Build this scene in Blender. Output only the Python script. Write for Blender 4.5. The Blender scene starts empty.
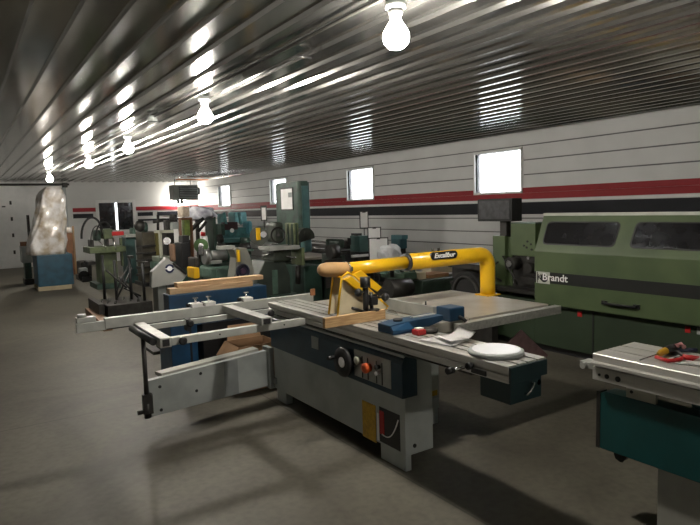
import bpy, bmesh, math, random
from mathutils import Vector, Matrix
random.seed(7)
PI = math.pi
C = bpy.context.scene.collection

# ------------------------------------------------------------------ camera
F = 587.0; CX, CY = 350.0, 262.5; EYE = Vector((0, 0, 1.65))
a = Vector((-42-CX, CY-219, -F)).normalized()
b = Vector((1240-CX, CY-181, -F)); b = (b - a*a.dot(b)).normalized()
c = b.cross(a)
R = Matrix((b, a, c))            # camera space -> world
cam_d = bpy.data.cameras.new('camera'); cam = bpy.data.objects.new('camera', cam_d); C.objects.link(cam)
cam.matrix_world = Matrix.Translation(EYE) @ R.to_4x4()
cam_d.sensor_width = 36; cam_d.lens = F/700*36; cam_d.clip_start = .05; cam_d.clip_end = 200
bpy.context.scene.camera = cam

def at(px, py, x=None, y=None, z=None):
    """survey helper: the point seen at photo position (px,py) on the plane x=, y= or z="""
    d = R @ Vector((px-CX, CY-py, -F))
    if x is not None: t = x/d.x
    elif y is not None: t = y/d.y
    else: t = (z-EYE.z)/d.z
    return EYE + d*t

# ------------------------------------------------------------------ materials
MATS = {}
def mat(name, col, rough=.5, metal=0., var=.12, scale=6., bump=0., dirt=None, emit=None, es=0., trans=0., alpha=1., coat=0., spec=.5, aniso=None):
    if name in MATS: return MATS[name]
    m = bpy.data.materials.new(name); m.use_nodes = True
    nt = m.node_tree; N = nt.nodes; L = nt.links
    p = N['Principled BSDF']
    p.inputs['Roughness'].default_value = rough; p.inputs['Metallic'].default_value = metal
    p.inputs['Specular IOR Level'].default_value = spec
    tc = N.new('ShaderNodeTexCoord')
    nz = N.new('ShaderNodeTexNoise'); nz.inputs['Scale'].default_value = scale; nz.inputs['Detail'].default_value = 5
    L.new(tc.outputs['Object'], nz.inputs['Vector'])
    if aniso:
        mp = N.new('ShaderNodeMapping'); mp.inputs['Scale'].default_value = aniso
        L.new(tc.outputs['Object'], mp.inputs['Vector']); L.new(mp.outputs['Vector'], nz.inputs['Vector'])
    r = N.new('ShaderNodeValToRGB')
    lo = dirt if dirt else [v*(1-var) for v in col]
    r.color_ramp.elements[0].position = .35; r.color_ramp.elements[0].color = (*lo, 1)
    r.color_ramp.elements[1].position = .62; r.color_ramp.elements[1].color = (*[min(1, v*(1+var*.5)) for v in col], 1)
    L.new(nz.outputs['Fac'], r.inputs['Fac']); L.new(r.outputs['Color'], p.inputs['Base Color'])
    if bump:
        bp = N.new('ShaderNodeBump'); bp.inputs['Strength'].default_value = bump; bp.inputs['Distance'].default_value = .02
        L.new(nz.outputs['Fac'], bp.inputs['Height']); L.new(bp.outputs['Normal'], p.inputs['Normal'])
    if emit:
        p.inputs['Emission Color'].default_value = (*emit, 1); p.inputs['Emission Strength'].default_value = es
    if trans: p.inputs['Transmission Weight'].default_value = trans
    if alpha < 1: p.inputs['Alpha'].default_value = alpha
    if coat: p.inputs['Coat Weight'].default_value = coat
    MATS[name] = m
    return m

greypaint = mat('grey_paint', (.33,.35,.34), .45, dirt=(.24,.26,.25), scale=3)
beige = mat('beige_paint', (.36,.36,.32), .5)
bluepaint = mat('dark_blue_paint', (.014,.045,.072), .35, var=.25)
bluemid = mat('blue_paint', (.02,.065,.13), .4, dirt=(.012,.04,.08), scale=4)
brightblue = mat('bright_blue_paint', (.008,.055,.125), .45, var=.25)
cratepaint = mat('crate_blue', (.012,.065,.105), .5, var=.3)
alu = mat('brushed_aluminium', (.60,.59,.55), .36, .5, var=.15, scale=14, aniso=(4,.4,4))
alu_paint = mat('aluminium_matte', (.42,.43,.40), .5, .25, var=.15, scale=9)
iron = mat('machined_iron', (.52,.49,.43), .36, .35, dirt=(.42,.37,.30), scale=3)
steel = mat('steel', (.5,.5,.5), .25, .95)
chrome = mat('chrome', (.8,.8,.8), .1, 1.)
black = mat('black_plastic', (.012,.012,.013), .45, var=.2)
darkmetal = mat('dark_metal', (.035,.033,.03), .5, .4, var=.4, scale=9)
rubber = mat('rubber', (.01,.01,.01), .8)
green = mat('machine_green', (.078,.112,.047), .45, dirt=(.06,.09,.038), scale=2.2)
greenbase = mat('cabinet_green', (.024,.042,.02), .5, var=.2, scale=2)
olive = mat('olive_paint', (.10,.13,.055), .5, dirt=(.045,.06,.03), scale=6)
dgreen = mat('dark_green_paint', (.03,.07,.05), .45, dirt=(.015,.03,.024), scale=7)
sage = mat('sage_green_paint', (.10,.17,.13), .45, dirt=(.06,.10,.08), scale=7)
tealp = mat('teal_paint', (.07,.22,.22), .45, dirt=(.03,.1,.1), scale=5)
tealdark = mat('dark_teal_paint', (.005,.06,.06), .4, var=.2, scale=3)
greyblue = mat('blue_grey_paint', (.16,.26,.30), .45, var=.15)
yellow = mat('yellow_paint', (.86,.50,.015), .3, var=.08, coat=.3)
yellowst = mat('yellow_sticker', (.55,.33,.03), .5, var=.2, scale=40)
orange = mat('orange_plastic', (.65,.10,.02), .4)
red = mat('red_plastic', (.5,.02,.02), .4)
tanhose = mat('tan_hose', (.50,.30,.13), .6, var=.15)
wood = mat('pale_board', (.55,.36,.18), .6, dirt=(.42,.25,.11), scale=6, aniso=(1.5,14,14))
woodx = mat('pine_board', (.64,.45,.27), .6, dirt=(.52,.33,.18), scale=5, aniso=(1.2,14,14))
brownwood = mat('brown_wood', (.16,.07,.03), .6, var=.3)
cardboard = mat('cardboard', (.33,.2,.11), .85, var=.15)
paper = mat('paper', (.93,.92,.91), .8, var=.06)
white = mat('white_paint', (.72,.72,.70), .5, var=.05)
clearplastic = mat('clear_film', (.85,.85,.9), .12, trans=.0, alpha=.5, var=.05)
wrapfilm = mat('plastic_wrap', (.68,.66,.65), .3, var=.25, scale=5, bump=1., dirt=(.42,.34,.24), coat=.4)
shield = mat('frosted_shield', (.72,.62,.42), .25, alpha=.8, var=.15)
glass_dark = mat('tinted_glass', (.02,.02,.022), .12, var=.3, coat=.3)
greyband = mat('charcoal_paint', (.018,.019,.018), .5, spec=.3)
creampaint = mat('cream_paint', (.45,.45,.36), .5)
pink = mat('faded_print', (.28,.17,.17), .7, var=.2, scale=12)

# concrete floor
def floor_mat():
    m = bpy.data.materials.new('concrete'); m.use_nodes = True; nt = m.node_tree; N = nt.nodes; L = nt.links; p = N['Principled BSDF']
    tc = N.new('ShaderNodeTexCoord')
    n1 = N.new('ShaderNodeTexNoise'); n1.inputs['Scale'].default_value = .55; n1.inputs['Detail'].default_value = 6; n1.inputs['Roughness'].default_value = .62; n1.inputs['Distortion'].default_value = .8
    n2 = N.new('ShaderNodeTexNoise'); n2.inputs['Scale'].default_value = 22; n2.inputs['Detail'].default_value = 5
    L.new(tc.outputs['Object'], n1.inputs['Vector']); L.new(tc.outputs['Object'], n2.inputs['Vector'])
    r = N.new('ShaderNodeValToRGB'); e = r.color_ramp.elements
    e[0].position = .36; e[0].color = (.066,.058,.043,1); e[1].position = .64; e[1].color = (.145,.135,.105,1)
    k = e.new(.48); k.color = (.107,.097,.075,1)
    L.new(n1.outputs['Fac'], r.inputs['Fac'])
    mx = N.new('ShaderNodeMix'); mx.data_type = 'RGBA'; mx.blend_type = 'MULTIPLY'; mx.inputs[0].default_value = .5
    r2 = N.new('ShaderNodeValToRGB'); r2.color_ramp.elements[0].position = .3; r2.color_ramp.elements[0].color = (.6,.6,.6,1); r2.color_ramp.elements[1].position = .6; r2.color_ramp.elements[1].color = (1,1,1,1)
    L.new(n2.outputs['Fac'], r2.inputs['Fac']); L.new(r.outputs['Color'], mx.inputs[6]); L.new(r2.outputs['Color'], mx.inputs[7])
    # saw-cut joints
    br = N.new('ShaderNodeTexBrick'); br.offset = 0; br.inputs['Scale'].default_value = 1; br.inputs['Brick Width'].default_value = 4.1; br.inputs['Row Height'].default_value = 3.9
    br.inputs['Mortar Size'].default_value = .008; br.inputs['Mortar Smooth'].default_value = .4
    br.inputs['Color1'].default_value = br.inputs['Color2'].default_value = (1,1,1,1); br.inputs['Mortar'].default_value = (.55,.55,.55,1)
    L.new(tc.outputs['Object'], br.inputs['Vector'])
    m2 = N.new('ShaderNodeMix'); m2.data_type = 'RGBA'; m2.blend_type = 'MULTIPLY'; m2.inputs[0].default_value = 1
    L.new(mx.outputs[2], m2.inputs[6]); L.new(br.outputs['Color'], m2.inputs[7]); L.new(m2.outputs[2], p.inputs['Base Color'])
    mr = N.new('ShaderNodeMapRange'); mr.inputs['To Min'].default_value = .42; mr.inputs['To Max'].default_value = .75
    L.new(n1.outputs['Fac'], mr.inputs['Value']); L.new(mr.outputs[0], p.inputs['Roughness'])
    p.inputs['Specular IOR Level'].default_value = .35
    bp = N.new('ShaderNodeBump'); bp.inputs['Strength'].default_value = .12; bp.inputs['Distance'].default_value = .01
    L.new(n2.outputs['Fac'], bp.inputs['Height']); L.new(bp.outputs['Normal'], p.inputs['Normal'])
    return m
concrete = floor_mat()
ceil_m = mat('galvanised_sheet', (.41,.405,.385), .16, .94, var=.08, scale=2)
wall_m = mat('wall_white', (.61,.61,.60), .5, var=.05, scale=2)
end_m = mat('end_wall_white', (.64,.64,.62), .55, var=.05, scale=1.5)
redband = mat('red_trim_paint', (.28,.014,.02), .5, var=.08, spec=.25)
blackband = mat('black_trim_paint', (.009,.010,.014), .5, spec=.2)

# ------------------------------------------------------------------ mesh builder
class B:
    def __init__(s): s.bm = bmesh.new()
    def box(s, x0, x1, y0, y1, z0, z1, bev=0.):
        t = bmesh.new()
        bmesh.ops.create_cube(t, size=1)
        for v in t.verts:
            v.co = Vector((x0+(v.co.x+.5)*(x1-x0), y0+(v.co.y+.5)*(y1-y0), z0+(v.co.z+.5)*(z1-z0)))
        if x1 < x0 or y1 < y0 or z1 < z0: bmesh.ops.recalc_face_normals(t, faces=t.faces)
        if bev: bmesh.ops.bevel(t, geom=t.edges[:], offset=bev, segments=2, affect='EDGES', profile=.6)
        s._add(t); return s
    def _add(s, t):
        me = bpy.data.meshes.new('tmp'); t.to_mesh(me); t.free(); s.bm.from_mesh(me); bpy.data.meshes.remove(me)
    def cyl(s, p0, p1, r, seg=20, r2=None, smooth=True):
        p0 = Vector(p0); p1 = Vector(p1); d = p1-p0
        t = bmesh.new()
        bmesh.ops.create_cone(t, cap_ends=True, segments=seg, radius1=r, radius2=r if r2 is None else r2, depth=d.length)
        q = d.to_track_quat('Z', 'Y').to_matrix().to_4x4()
        bmesh.ops.transform(t, matrix=Matrix.Translation((p0+p1)/2) @ q, verts=t.verts)
        if smooth:
            for f in t.faces:
                if len(f.verts) == 4: f.smooth = True
        s._add(t); return s
    def prism(s, pts, axis, a0, a1, bev=0.):
        """pts: 2-D outline; axis 'x': (y,z), 'y': (x,z), 'z': (x,y)"""
        def P(u, v, w): return {'x': (w, u, v), 'y': (u, w, v), 'z': (u, v, w)}[axis]
        t = bmesh.new()
        va = [t.verts.new(P(u, v, a0)) for u, v in pts]; vb = [t.verts.new(P(u, v, a1)) for u, v in pts]
        n = len(pts); t.faces.new(va); t.faces.new(vb[::-1])
        for i in range(n): t.faces.new((va[i], vb[i], vb[(i+1) % n], va[(i+1) % n]))
        bmesh.ops.recalc_face_normals(t, faces=t.faces)
        if bev: bmesh.ops.bevel(t, geom=t.edges[:], offset=bev, segments=2, affect='EDGES', profile=.6)
        s._add(t); return s
    def hexa(s, q, bev=0.):
        """8 corners: bottom 4 then top 4"""
        t = bmesh.new(); v = [t.verts.new(p) for p in q]
        for f in ((3,2,1,0),(4,5,6,7),(0,1,5,4),(1,2,6,5),(2,3,7,6),(3,0,4,7)): t.faces.new([v[i] for i in f])
        bmesh.ops.recalc_face_normals(t, faces=t.faces)
        if bev: bmesh.ops.bevel(t, geom=t.edges[:], offset=bev, segments=2, affect='EDGES', profile=.6)
        s._add(t); return s
    def lathe(s, base, axis, prof, seg=28):
        base = Vector(base); ax = Vector(axis).normalized(); q = ax.to_track_quat('Z', 'Y').to_matrix()
        t = bmesh.new(); rings = []
        for r, h in prof:
            rings.append([t.verts.new(base + q @ Vector((max(r, 1e-4)*math.cos(2*PI*i/seg), max(r, 1e-4)*math.sin(2*PI*i/seg), h))) for i in range(seg)])
        for k in range(len(rings)-1):
            for i in range(seg):
                f = t.faces.new((rings[k][i], rings[k][(i+1) % seg], rings[k+1][(i+1) % seg], rings[k+1][i])); f.smooth = True
        t.faces.new(rings[0][::-1]); t.faces.new(rings[-1])
        bmesh.ops.recalc_face_normals(t, faces=t.faces)
        s._add(t); return s
    def tube(s, path, r, seg=12, closed=False):
        P = [Vector(p) for p in path]; n = len(P); t = bmesh.new(); rings = []
        rr = r if isinstance(r, (list, tuple)) else [r]*n
        up = None
        for i in range(n):
            if closed: d = (P[(i+1) % n]-P[i-1]).normalized()
            else: d = (P[min(i+1, n-1)]-P[max(i-1, 0)]).normalized()
            if up is None: up = d.orthogonal().normalized()
            up = (up - d*up.dot(d)).normalized(); w = d.cross(up)
            rings.append([t.verts.new(P[i]+(up*math.cos(2*PI*k/seg)+w*math.sin(2*PI*k/seg))*rr[i]) for k in range(seg)])
        for i in range(n if closed else n-1):
            A_, B_ = rings[i], rings[(i+1) % n]
            for k in range(seg):
                f = t.faces.new((A_[k], A_[(k+1) % seg], B_[(k+1) % seg], B_[k])); f.smooth = True
        if not closed: t.faces.new(rings[0][::-1]); t.faces.new(rings[-1])
        bmesh.ops.recalc_face_normals(t, faces=t.faces)
        s._add(t); return s
    def sph(s, c_, r, sx=1, sy=1, sz=1):
        t = bmesh.new(); bmesh.ops.create_uvsphere(t, u_segments=20, v_segments=12, radius=r)
        for v in t.verts: v.co = Vector((v.co.x*sx+c_[0], v.co.y*sy+c_[1], v.co.z*sz+c_[2]))
        for f in t.faces: f.smooth = True
        s._add(t); return s
    def torus(s, c_, axis, R_, r, seg=32):
        q = Vector(axis).to_track_quat('Z', 'Y').to_matrix()
        return s.tube([Vector(c_)+q @ Vector((R_*math.cos(2*PI*i/seg), R_*math.sin(2*PI*i/seg), 0)) for i in range(seg)], r, 8, True)
    def text(s, body, mtx, size=.05, ext=.001, shear=0., bold=0., sx=1.):
        cu = bpy.data.curves.new('t', 'FONT'); cu.body = body; cu.size = size; cu.extrude = ext; cu.shear = shear; cu.offset = bold
        cu.align_x = 'CENTER'; cu.align_y = 'CENTER'; cu.resolution_u = 3
        o = bpy.data.objects.new('t', cu); C.objects.link(o)
        dg = bpy.context.evaluated_depsgraph_get(); me = bpy.data.meshes.new_from_object(o.evaluated_get(dg))
        me.transform(mtx @ Matrix.Diagonal((sx, 1, 1, 1))); s.bm.from_mesh(me); bpy.data.meshes.remove(me)
        bpy.data.objects.remove(o); bpy.data.curves.remove(cu)
        return s

ORG = {}
def obj(name, bld, m, parent=None):
    org = ORG.get(parent.name, Vector((0, 0, 0))) if parent else None
    if parent is None:                       # free-standing single mesh: origin at its base centre
        vs = [v.co for v in bld.bm.verts]
        org = Vector(((min(v.x for v in vs)+max(v.x for v in vs))/2, (min(v.y for v in vs)+max(v.y for v in vs))/2, min(v.z for v in vs)))
    bmesh.ops.translate(bld.bm, vec=-org, verts=bld.bm.verts)
    me = bpy.data.meshes.new(name); bld.bm.to_mesh(me); bld.bm.free(); me.materials.append(m)
    o = bpy.data.objects.new(name, me); C.objects.link(o)
    if parent: o.parent = parent
    else: o.location = org
    ORG[o.name] = org
    return o
def tag(o, label, cat, group=None):
    o['label'] = label; o['category'] = cat
    if group: o['group'] = group
    return o
def thing(name, label, cat, loc, group=None):
    o = bpy.data.objects.new(name, None); C.objects.link(o); o.location = loc; o.empty_display_size = .2
    ORG[o.name] = Vector(loc)
    return tag(o, label, cat, group)
def struct(name, bld, m, parent=None):
    o = obj(name, bld, m, parent)
    if not parent: o['kind'] = 'structure'
    return o
def pb(l, t, r, bt, y0, d, bev=0., bld=None, zbot=None):
    """box at depth y0..y0+d whose outline spans photo columns l..r and rows t..bt"""
    x0 = at(l, (t+bt)/2, y=y0+d).x; x1 = at(r, (t+bt)/2, y=y0).x
    if x1 < x0+.01: x1 = x0+.01
    cxp = (at((l+r)/2, t, y=y0), at((l+r)/2, bt, y=y0))
    z1, z0 = cxp[0].z, cxp[1].z
    if zbot is not None: z0 = zbot
    bld = bld or B(); bld.box(x0, x1, y0, y0+d, max(z0, 0), z1, bev)
    return bld

# ================================================================== ROOM
XL, XR, YB, YF, ZC = -3.6, 7.7, -4.0, 22.0, 2.8
struct('floor', B().box(XL-.1, XR+.3, YB-.1, YF+.3, -.1, 0), concrete)
# corrugated ceiling: trapezoidal ribs along the building
t = B(); prof = []; pitch = .229; x = XL-.05
while x < XR+.1:
    prof += [(x, ZC), (x+.165, ZC), (x+.176, ZC-.026), (x+.206, ZC-.026), (x+.217, ZC)]
    x += pitch
pts = prof + [(prof[-1][0], ZC+.06), (prof[0][0], ZC+.06)]
t.prism(pts, 'y', YB-.1, YF+.2)
struct('ceiling', t, ceil_m)
# right wall: horizontal siding, four window openings
WZ0, WZ1 = 1.835, 2.51
WY = [(6.49, 7.51), (10.6, 11.62), (14.72, 15.74), (18.82, 19.86)]
t = B(); rows = []; z = 1.86-.235*8
while z < ZC+.03: rows.append((max(z, -.0), min(z+.235, ZC+.03))); z += .235
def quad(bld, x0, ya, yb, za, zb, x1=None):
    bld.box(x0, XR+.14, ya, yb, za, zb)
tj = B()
ycuts = [YB]
for ya, yb in WY: ycuts += [ya, yb]
ycuts.append(YF)
for i in range(len(ycuts)-1):
    hole = i % 2 == 1
    spans = [(0, ZC+.03)] if not hole else [(0, WZ0), (WZ1, ZC+.03)]
    for s0, s1 in spans:
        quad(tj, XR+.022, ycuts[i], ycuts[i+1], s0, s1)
        for za, zb in rows:
            p, q = max(za+.010, s0), min(zb-.010, s1)
            if q-p > .01: t.box(XR, XR+.03, ycuts[i], ycuts[i+1], p, q)
wr_ = struct('wall_right', t, wall_m)
obj('groove_shade', tj, mat('groove_shade_grey', (.16,.16,.16), .7), wr_)  # dark grey backing paints shadow lines into the siding grooves
for n, (ya, yb) in enumerate(WY):
    t = B(); fw = .035
    for (p, q, r_, s_) in ((ya-fw, yb+fw, WZ1, WZ1+fw), (ya-fw, yb+fw, WZ0-fw, WZ0), (ya-fw, ya, WZ0-fw, WZ1+fw), (yb, yb+fw, WZ0-fw, WZ1+fw)):
        t.box(XR-.022, XR+.05, p, q, r_, s_, .004)
    w = struct('window_%d' % (n+1), t, white)
    g = mat('window_glass', (1, 1, 1), .02, trans=1.)
    obj('pane', B().box(XR+.09, XR+.096, ya, yb, WZ0, WZ1), g, w)
# trims: painted bands
struct('trim_1', B().box(XR-.008, XR+.01, YB, YF, 1.70, 1.835-.036), redband)
t = B()
for i in range(0, len(ycuts)-1, 2): t.box(XR-.008, XR+.01, ycuts[i]+(.036 if i else 0), ycuts[i+1]-.036, 1.80, 1.885)
struct('trim_2', t, redband)
struct('trim_3', B().box(XR-.008, XR+.01, YB, YF, 1.455, 1.648), blackband)
struct('trim_4', B().box(XR-.012, XR+.01, YB, YF, 1.662, 1.69), white)
# end wall with a window opening
ex0, ex1, ez0, ez1 = 4.12, 5.26, 1.10, 2.06
t = B()
t.box(XL, ex0, YF, YF+.15, 0, ZC+.03).box(ex1, XR+.14, YF, YF+.15, 0, ZC+.03).box(ex0, ex1, YF, YF+.15, 0, ez0).box(ex0, ex1, YF, YF+.15, ez1, ZC+.03)
struct('wall_end', t, end_m)
struct('wall_left', B().box(XL-.12, XL, YB, YF, 0, ZC+.03), wall_m)
struct('wall_back', B().box(XL, XR, YB-.12, YB, 0, ZC+.03), wall_m)
t = B()
t.box(ex0-.1, ex0, YF-.03, YF+.05, ez0-.1, ez1+.1).box(ex1, ex1+.1, YF-.03, YF+.05, ez0-.1, ez1+.1).box(ex0, ex1, YF-.03, YF+.05, ez1, ez1+.1).box(ex0, ex1, YF-.03, YF+.05, ez0-.1, ez0)
w = struct('window_5', t, white)
xm = at(116.8, 215, y=YF).x
o = obj('tinted_pane', B().box(ex0, xm-.05, YF+.06, YF+.08, ez0, ez1), glass_dark, w)
obj('tinted_pane', B().box(xm+.05, ex1, YF+.06, YF+.08, ez0, ez1), glass_dark, w)
obj('mullion', B().box(xm-.05, xm-.035, YF+.02, YF+.09, ez0, ez1).box(xm+.035, xm+.05, YF+.02, YF+.09, ez0, ez1), white, w)
obj('clear_pane', B().box(xm-.035, xm+.035, YF+.06, YF+.066, ez0, ez1), MATS['window_glass'], w)
# end-wall bands
struct('trim_5', B().box(3.28, 4.01, YF-.02, YF, 1.765, 1.90).box(5.37, XR-.01, YF-.02, YF, 1.765, 1.90), redband)
struct('trim_6', B().box(3.28, 3.92, YF-.02, YF, 1.55, 1.70).box(5.42, 5.96, YF-.02, YF, 1.56, 1.70).box(6.12, XR-.01, YF-.02, YF, 1.56, 1.70).box(5.42, XR-.01, YF-.02, YF, 1.38, 1.45), blackband)
# overhead sectional door
t = B(); dz = 0
for k in range(5): t.box(-1.7, 2.93, YF-.05, YF, dz+.006, dz+.524, .004); t.box(-1.7, 2.93, YF-.035, YF, dz, dz+.53); dz += .53
d = struct('door_1', t, white)
t = B()
for zz in (.5, 1.05, 1.58, 2.1):
    for xx in (1.42, -.4): t.box(xx, xx+.06, YF-.08, YF-.05, zz-.04, zz+.08)
obj('hinge', t, darkmetal, d)
obj('handle', B().box(1.2, 1.3, YF-.09, YF-.05, 1.98, 2.02), darkmetal, d)
t = B().box(2.98, 3.1, YF-.14, YF-.005, .02, 2.6, .01); obj('track', t, greypaint, d)
obj('torsion_bar', B().cyl((-1.7, YF-.16, 2.70), (3.2, YF-.16, 2.70), .035), darkmetal, d)
obj('spring_bracket', B().box(3.0, 3.14, YF-.24, YF-.005, 2.6, 2.76), darkmetal, d)
# ================================================================== LIGHTS
BULB = 600.
bulb_m = mat('lit_bulb', (1, 1, 1), .5, emit=(1., .94, .84), es=BULB)
def lamp(x, y, label, z=2.62):
    r = thing('ceiling_lamp', label, 'lamp', (x, y, ZC-.03), 'bare bulbs along the ceiling')
    obj('junction_box', B().lathe((x, y, ZC-.03), (0, 0, -1), [(.055, 0), (.058, .01), (.055, .035), (.03, .045)]), greypaint, r)
    obj('lamp_holder', B().lathe((x, y, ZC-.07), (0, 0, -1), [(.035, 0), (.045, .01), (.03, .04), (.028, .05)]), white, r)
    obj('bulb', B().lathe((x, y, ZC-.12), (0, 0, -1), [(.026, -.01), (.03, .01), (.05, .04), (.07, .075), (.074, .10), (.066, .13), (.042, .155), (.012, .165)]), bulb_m, r)
lamp(2.10, 2.64, 'bare lit bulb nearest the camera, above the sliding table saw')
lamp(2.11, 5.70, 'second bare lit bulb along the ceiling row, above the blue machine')
lamp(2.11, 8.86, 'third bare lit bulb of the ceiling row, left of the ceiling centre')
lamp(2.09, 11.8, 'fourth bare lit bulb of the ceiling row, towards the far wall')
lamp(2.0, 16.6, 'farthest bare lit bulb, just above the plastic-wrapped tall machine')
lamp(2.10, -3.4, 'added unseen fill bulb above and behind the camera')  # unseen bulb added behind the camera for soft fill light
wl_ = thing('wall_lamp', 'bare lit bulb on the far wall just below and behind the hanging heater', 'lamp', (6.92, YF, 2.12))
obj('lamp_holder', B().lathe((6.92, YF, 2.12), (0, -1, 0), [(.05, 0), (.05, .02), (.03, .03), (.028, .06)]), white, wl_)
obj('bulb', B().lathe((6.92, YF-.05, 2.12), (0, -1, 0), [(.026, 0), (.03, .02), (.05, .05), (.07, .085), (.074, .11), (.066, .14), (.042, .165), (.012, .175)]), bulb_m, wl_)
t = B(); t.tube([(1.98, -3, ZC-.04), (1.98, 16.5, ZC-.04)], .011, 8)
tag(obj('electrical_conduit', t, darkmetal), 'thin metal conduit running along the row of ceiling bulbs', 'conduit')
pj = at(152, 118, z=ZC-.05)
t = B().cyl((pj.x, pj.y, ZC-.028), (pj.x, pj.y, ZC-.09), .06)
tag(obj('smoke_detector', t, greypaint), 'small grey ceiling fitting between two lit bulbs', 'detector')
t = B(); q1 = at(250, 78, z=ZC-.04); q0 = at(308, 57, z=ZC-.04)
t.tube([(q1.x, q1.y+.6, ZC-.045), (q1.x, q0.y, ZC-.045), (q1.x+.12, q0.y, ZC-.045)], .014, 8)
tag(obj('air_pipe', t, steel), 'thin metal pipe on the ceiling ending in a short elbow', 'pipe')

# ================================================================== SLIDING TABLE SAW
S = thing('sliding_table_saw', 'large grey and blue sliding table saw with an outrigger, in the middle of the floor', 'table saw', (2.3, 3.6, 0))
cab = B().box(2.19, 2.415, 2.745, 4.55, .105, .745, .006)
cabpaint = mat('light_grey_paint_saw', (.46,.49,.475), .45, dirt=(.36,.39,.375), scale=3)
obj('cabinet', cab, cabpaint, S)
for (x0, x1, y0, y1, z1) in ((2.20, 2.245, 2.76, 3.02, .11), (2.20, 2.26, 4.36, 4.53, .11), (2.86, 2.92, 3.26, 3.40, .16), (2.86, 2.92, 4.3, 4.5, .16)):
    obj('foot', B().box(x0, x1, y0, y1, 0, z1, .003), cabpaint, S)
rc = obj('rear_cabinet', B().box(2.41, 2.925, 3.25, 4.52, .12, .80, .005), cabpaint, S)
pa, pc = at(429, 378, y=3.25), at(438, 397, y=3.25)
obj('rating_plate', B().box(pa.x, pc.x, 3.245, 3.252, pc.z, pa.z), alu_paint, rc)
obj('rating_label', B().box(pa.x+.012, pc.x-.012, 3.243, 3.252, pc.z+.02, pc.z+.06), yellowst, rc)
# things on the left face of the cabinet
def lf(px, py, x=2.19): q = at(px, py, x=x); return q.y, q.z
def facebox(l, t_, r, b_, x=2.19, th=.004, bev=0.):
    yl, zt = lf((l+r)/2, t_, x); _, zb = lf((l+r)/2, b_, x); ya = lf(r, (t_+b_)/2, x)[0]; yb = lf(l, (t_+b_)/2, x)[0]
    return B().box(x-th, x+.003, ya, yb, zb, zt, bev)
obj('warning_sticker', facebox(363, 403, 376, 439), yellowst, S)
obj('opening', facebox(380, 411, 400, 446, th=.003), black, S)
obj('red_strip', facebox(380, 411, 384.5, 434, th=.006), red, S)
t = facebox(377.6, 413, 379.4, 440, th=.004); obj('white_label', t, paper, S)
cy0, cz0 = lf(383, 434); cy1, cz1 = lf(399, 420)
t = B().tube([(2.183, cy0+(cy1-cy0)*u, cz0+(cz1-cz0)*u**2.6-.012*math.sin(PI*u)) for u in [i/12 for i in range(13)]], .004, 8)
obj('cable', t, white, S)
obj('bolt', B().cyl((2.26, 2.74, .16), (2.26, 2.75, .16), .013), black, S)
# control box
cb = obj('control_box', B().prism([(2.165, .478), (2.285, .478), (2.285, .705), (2.20, .735), (2.178, .715), (2.165, .69)], 'y', 2.735, 4.54, .004), bluepaint, S)
obj('control_panel', facebox(355, 355, 391, 382, x=2.165, th=.004), alu_paint, cb)
obj('scale_plate', B().box(2.158, 2.165, 3.72, 3.82, .60, .69), greypaint, cb)
t = B()
for px in (362.5, 368, 376.5, 382): yy = lf(px, 370, 2.16)[0]; t.box(2.157, 2.164, yy-.003, yy+.003, .52, .665)
obj('panel_divider', t, black, cb)
hy, hz = lf(343, 362, 2.12)
hw = obj('handwheel', B().lathe((2.165, hy, hz), (-1, 0, 0), [(.028, 0), (.03, .03), (.055, .035), (.095, .03), (.105, .045), (.098, .06), (.06, .055), (.0, .055)]), black, cb)
obj('hub_cap', B().lathe((2.112, hy, hz), (-1, 0, 0), [(.036, 0), (.036, .006), (.02, .01), (0, .011)]), paper, hw)
obj('crank_knob', B().cyl((2.11, hy+.085, hz+.02), (2.05, hy+.085, hz+.02), .014), black, hw)
def knob(name, px, py, r, m, l=.03):
    y_, z_ = lf(px, py, 2.155); return obj(name, B().lathe((2.161, y_, z_), (-1, 0, 0), [(r*.8, 0), (r*.8, l*.5), (r, l*.55), (r, l), (r*.5, l*1.1)]), m, cb)
knob('selector_switch', 359, 360, .028, creampaint); knob('emergency_stop', 369, 367.5, .034, orange, .045)
knob('start_button', 378.5, 367, .017, black); knob('stop_button', 378.5, 373, .014, paper); knob('black_switch', 356.5, 363, .018, black)
# sliding carriage
X0, X1, YA, YZ, ZT = 2.135, 2.412, 1.88, 4.50, .87
prof = [(X0, .784), (X0, .818), (X0+.012, .822), (X0+.012, .832), (X0, .836), (X0, ZT-.004), (X0+.004, ZT)]
for gx in (2.205, 2.27, 2.345): prof += [(gx-.007, ZT), (gx-.007, ZT-.012), (gx+.007, ZT-.012), (gx+.007, ZT)]
prof += [(X1, ZT), (X1, .784)]
# front end tapers to the narrower guide rail
slid = obj('sliding_table', B().prism(prof, 'y', YA, YZ), alu, S)
obj('t_slot', B().box(2.20, 2.21, YA, YZ, ZT-.0135, ZT-.0115).box(2.265, 2.275, YA, YZ, ZT-.0135, ZT-.0115).box(2.34, 2.35, YA, YZ, ZT-.0135, ZT-.0115), black, slid)
obj('end_cap', B().box(X0+.004, X1-.004, YA-.012, YA, .786, ZT-.008), mat('end_box_paint', (.012,.03,.033), .45), slid)
obj('carriage_rail', B().box(2.21, 2.38, 2.2, 4.5, .742, .785), darkmetal, S)
eb = obj('end_box', B().box(2.15, 2.38, 1.88, 2.08, .675, .784, .006), MATS['end_box_paint'], S)
obj('latch', B().tube([(2.30, 1.90, .765), (2.30, 1.86, .76), (2.27, 1.85, .74), (2.25, 1.86, .715), (2.26, 1.9, .71)], .006, 8).cyl((2.36, 1.90, .75), (2.36, 1.88, .75), .014), chrome, eb)
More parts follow.
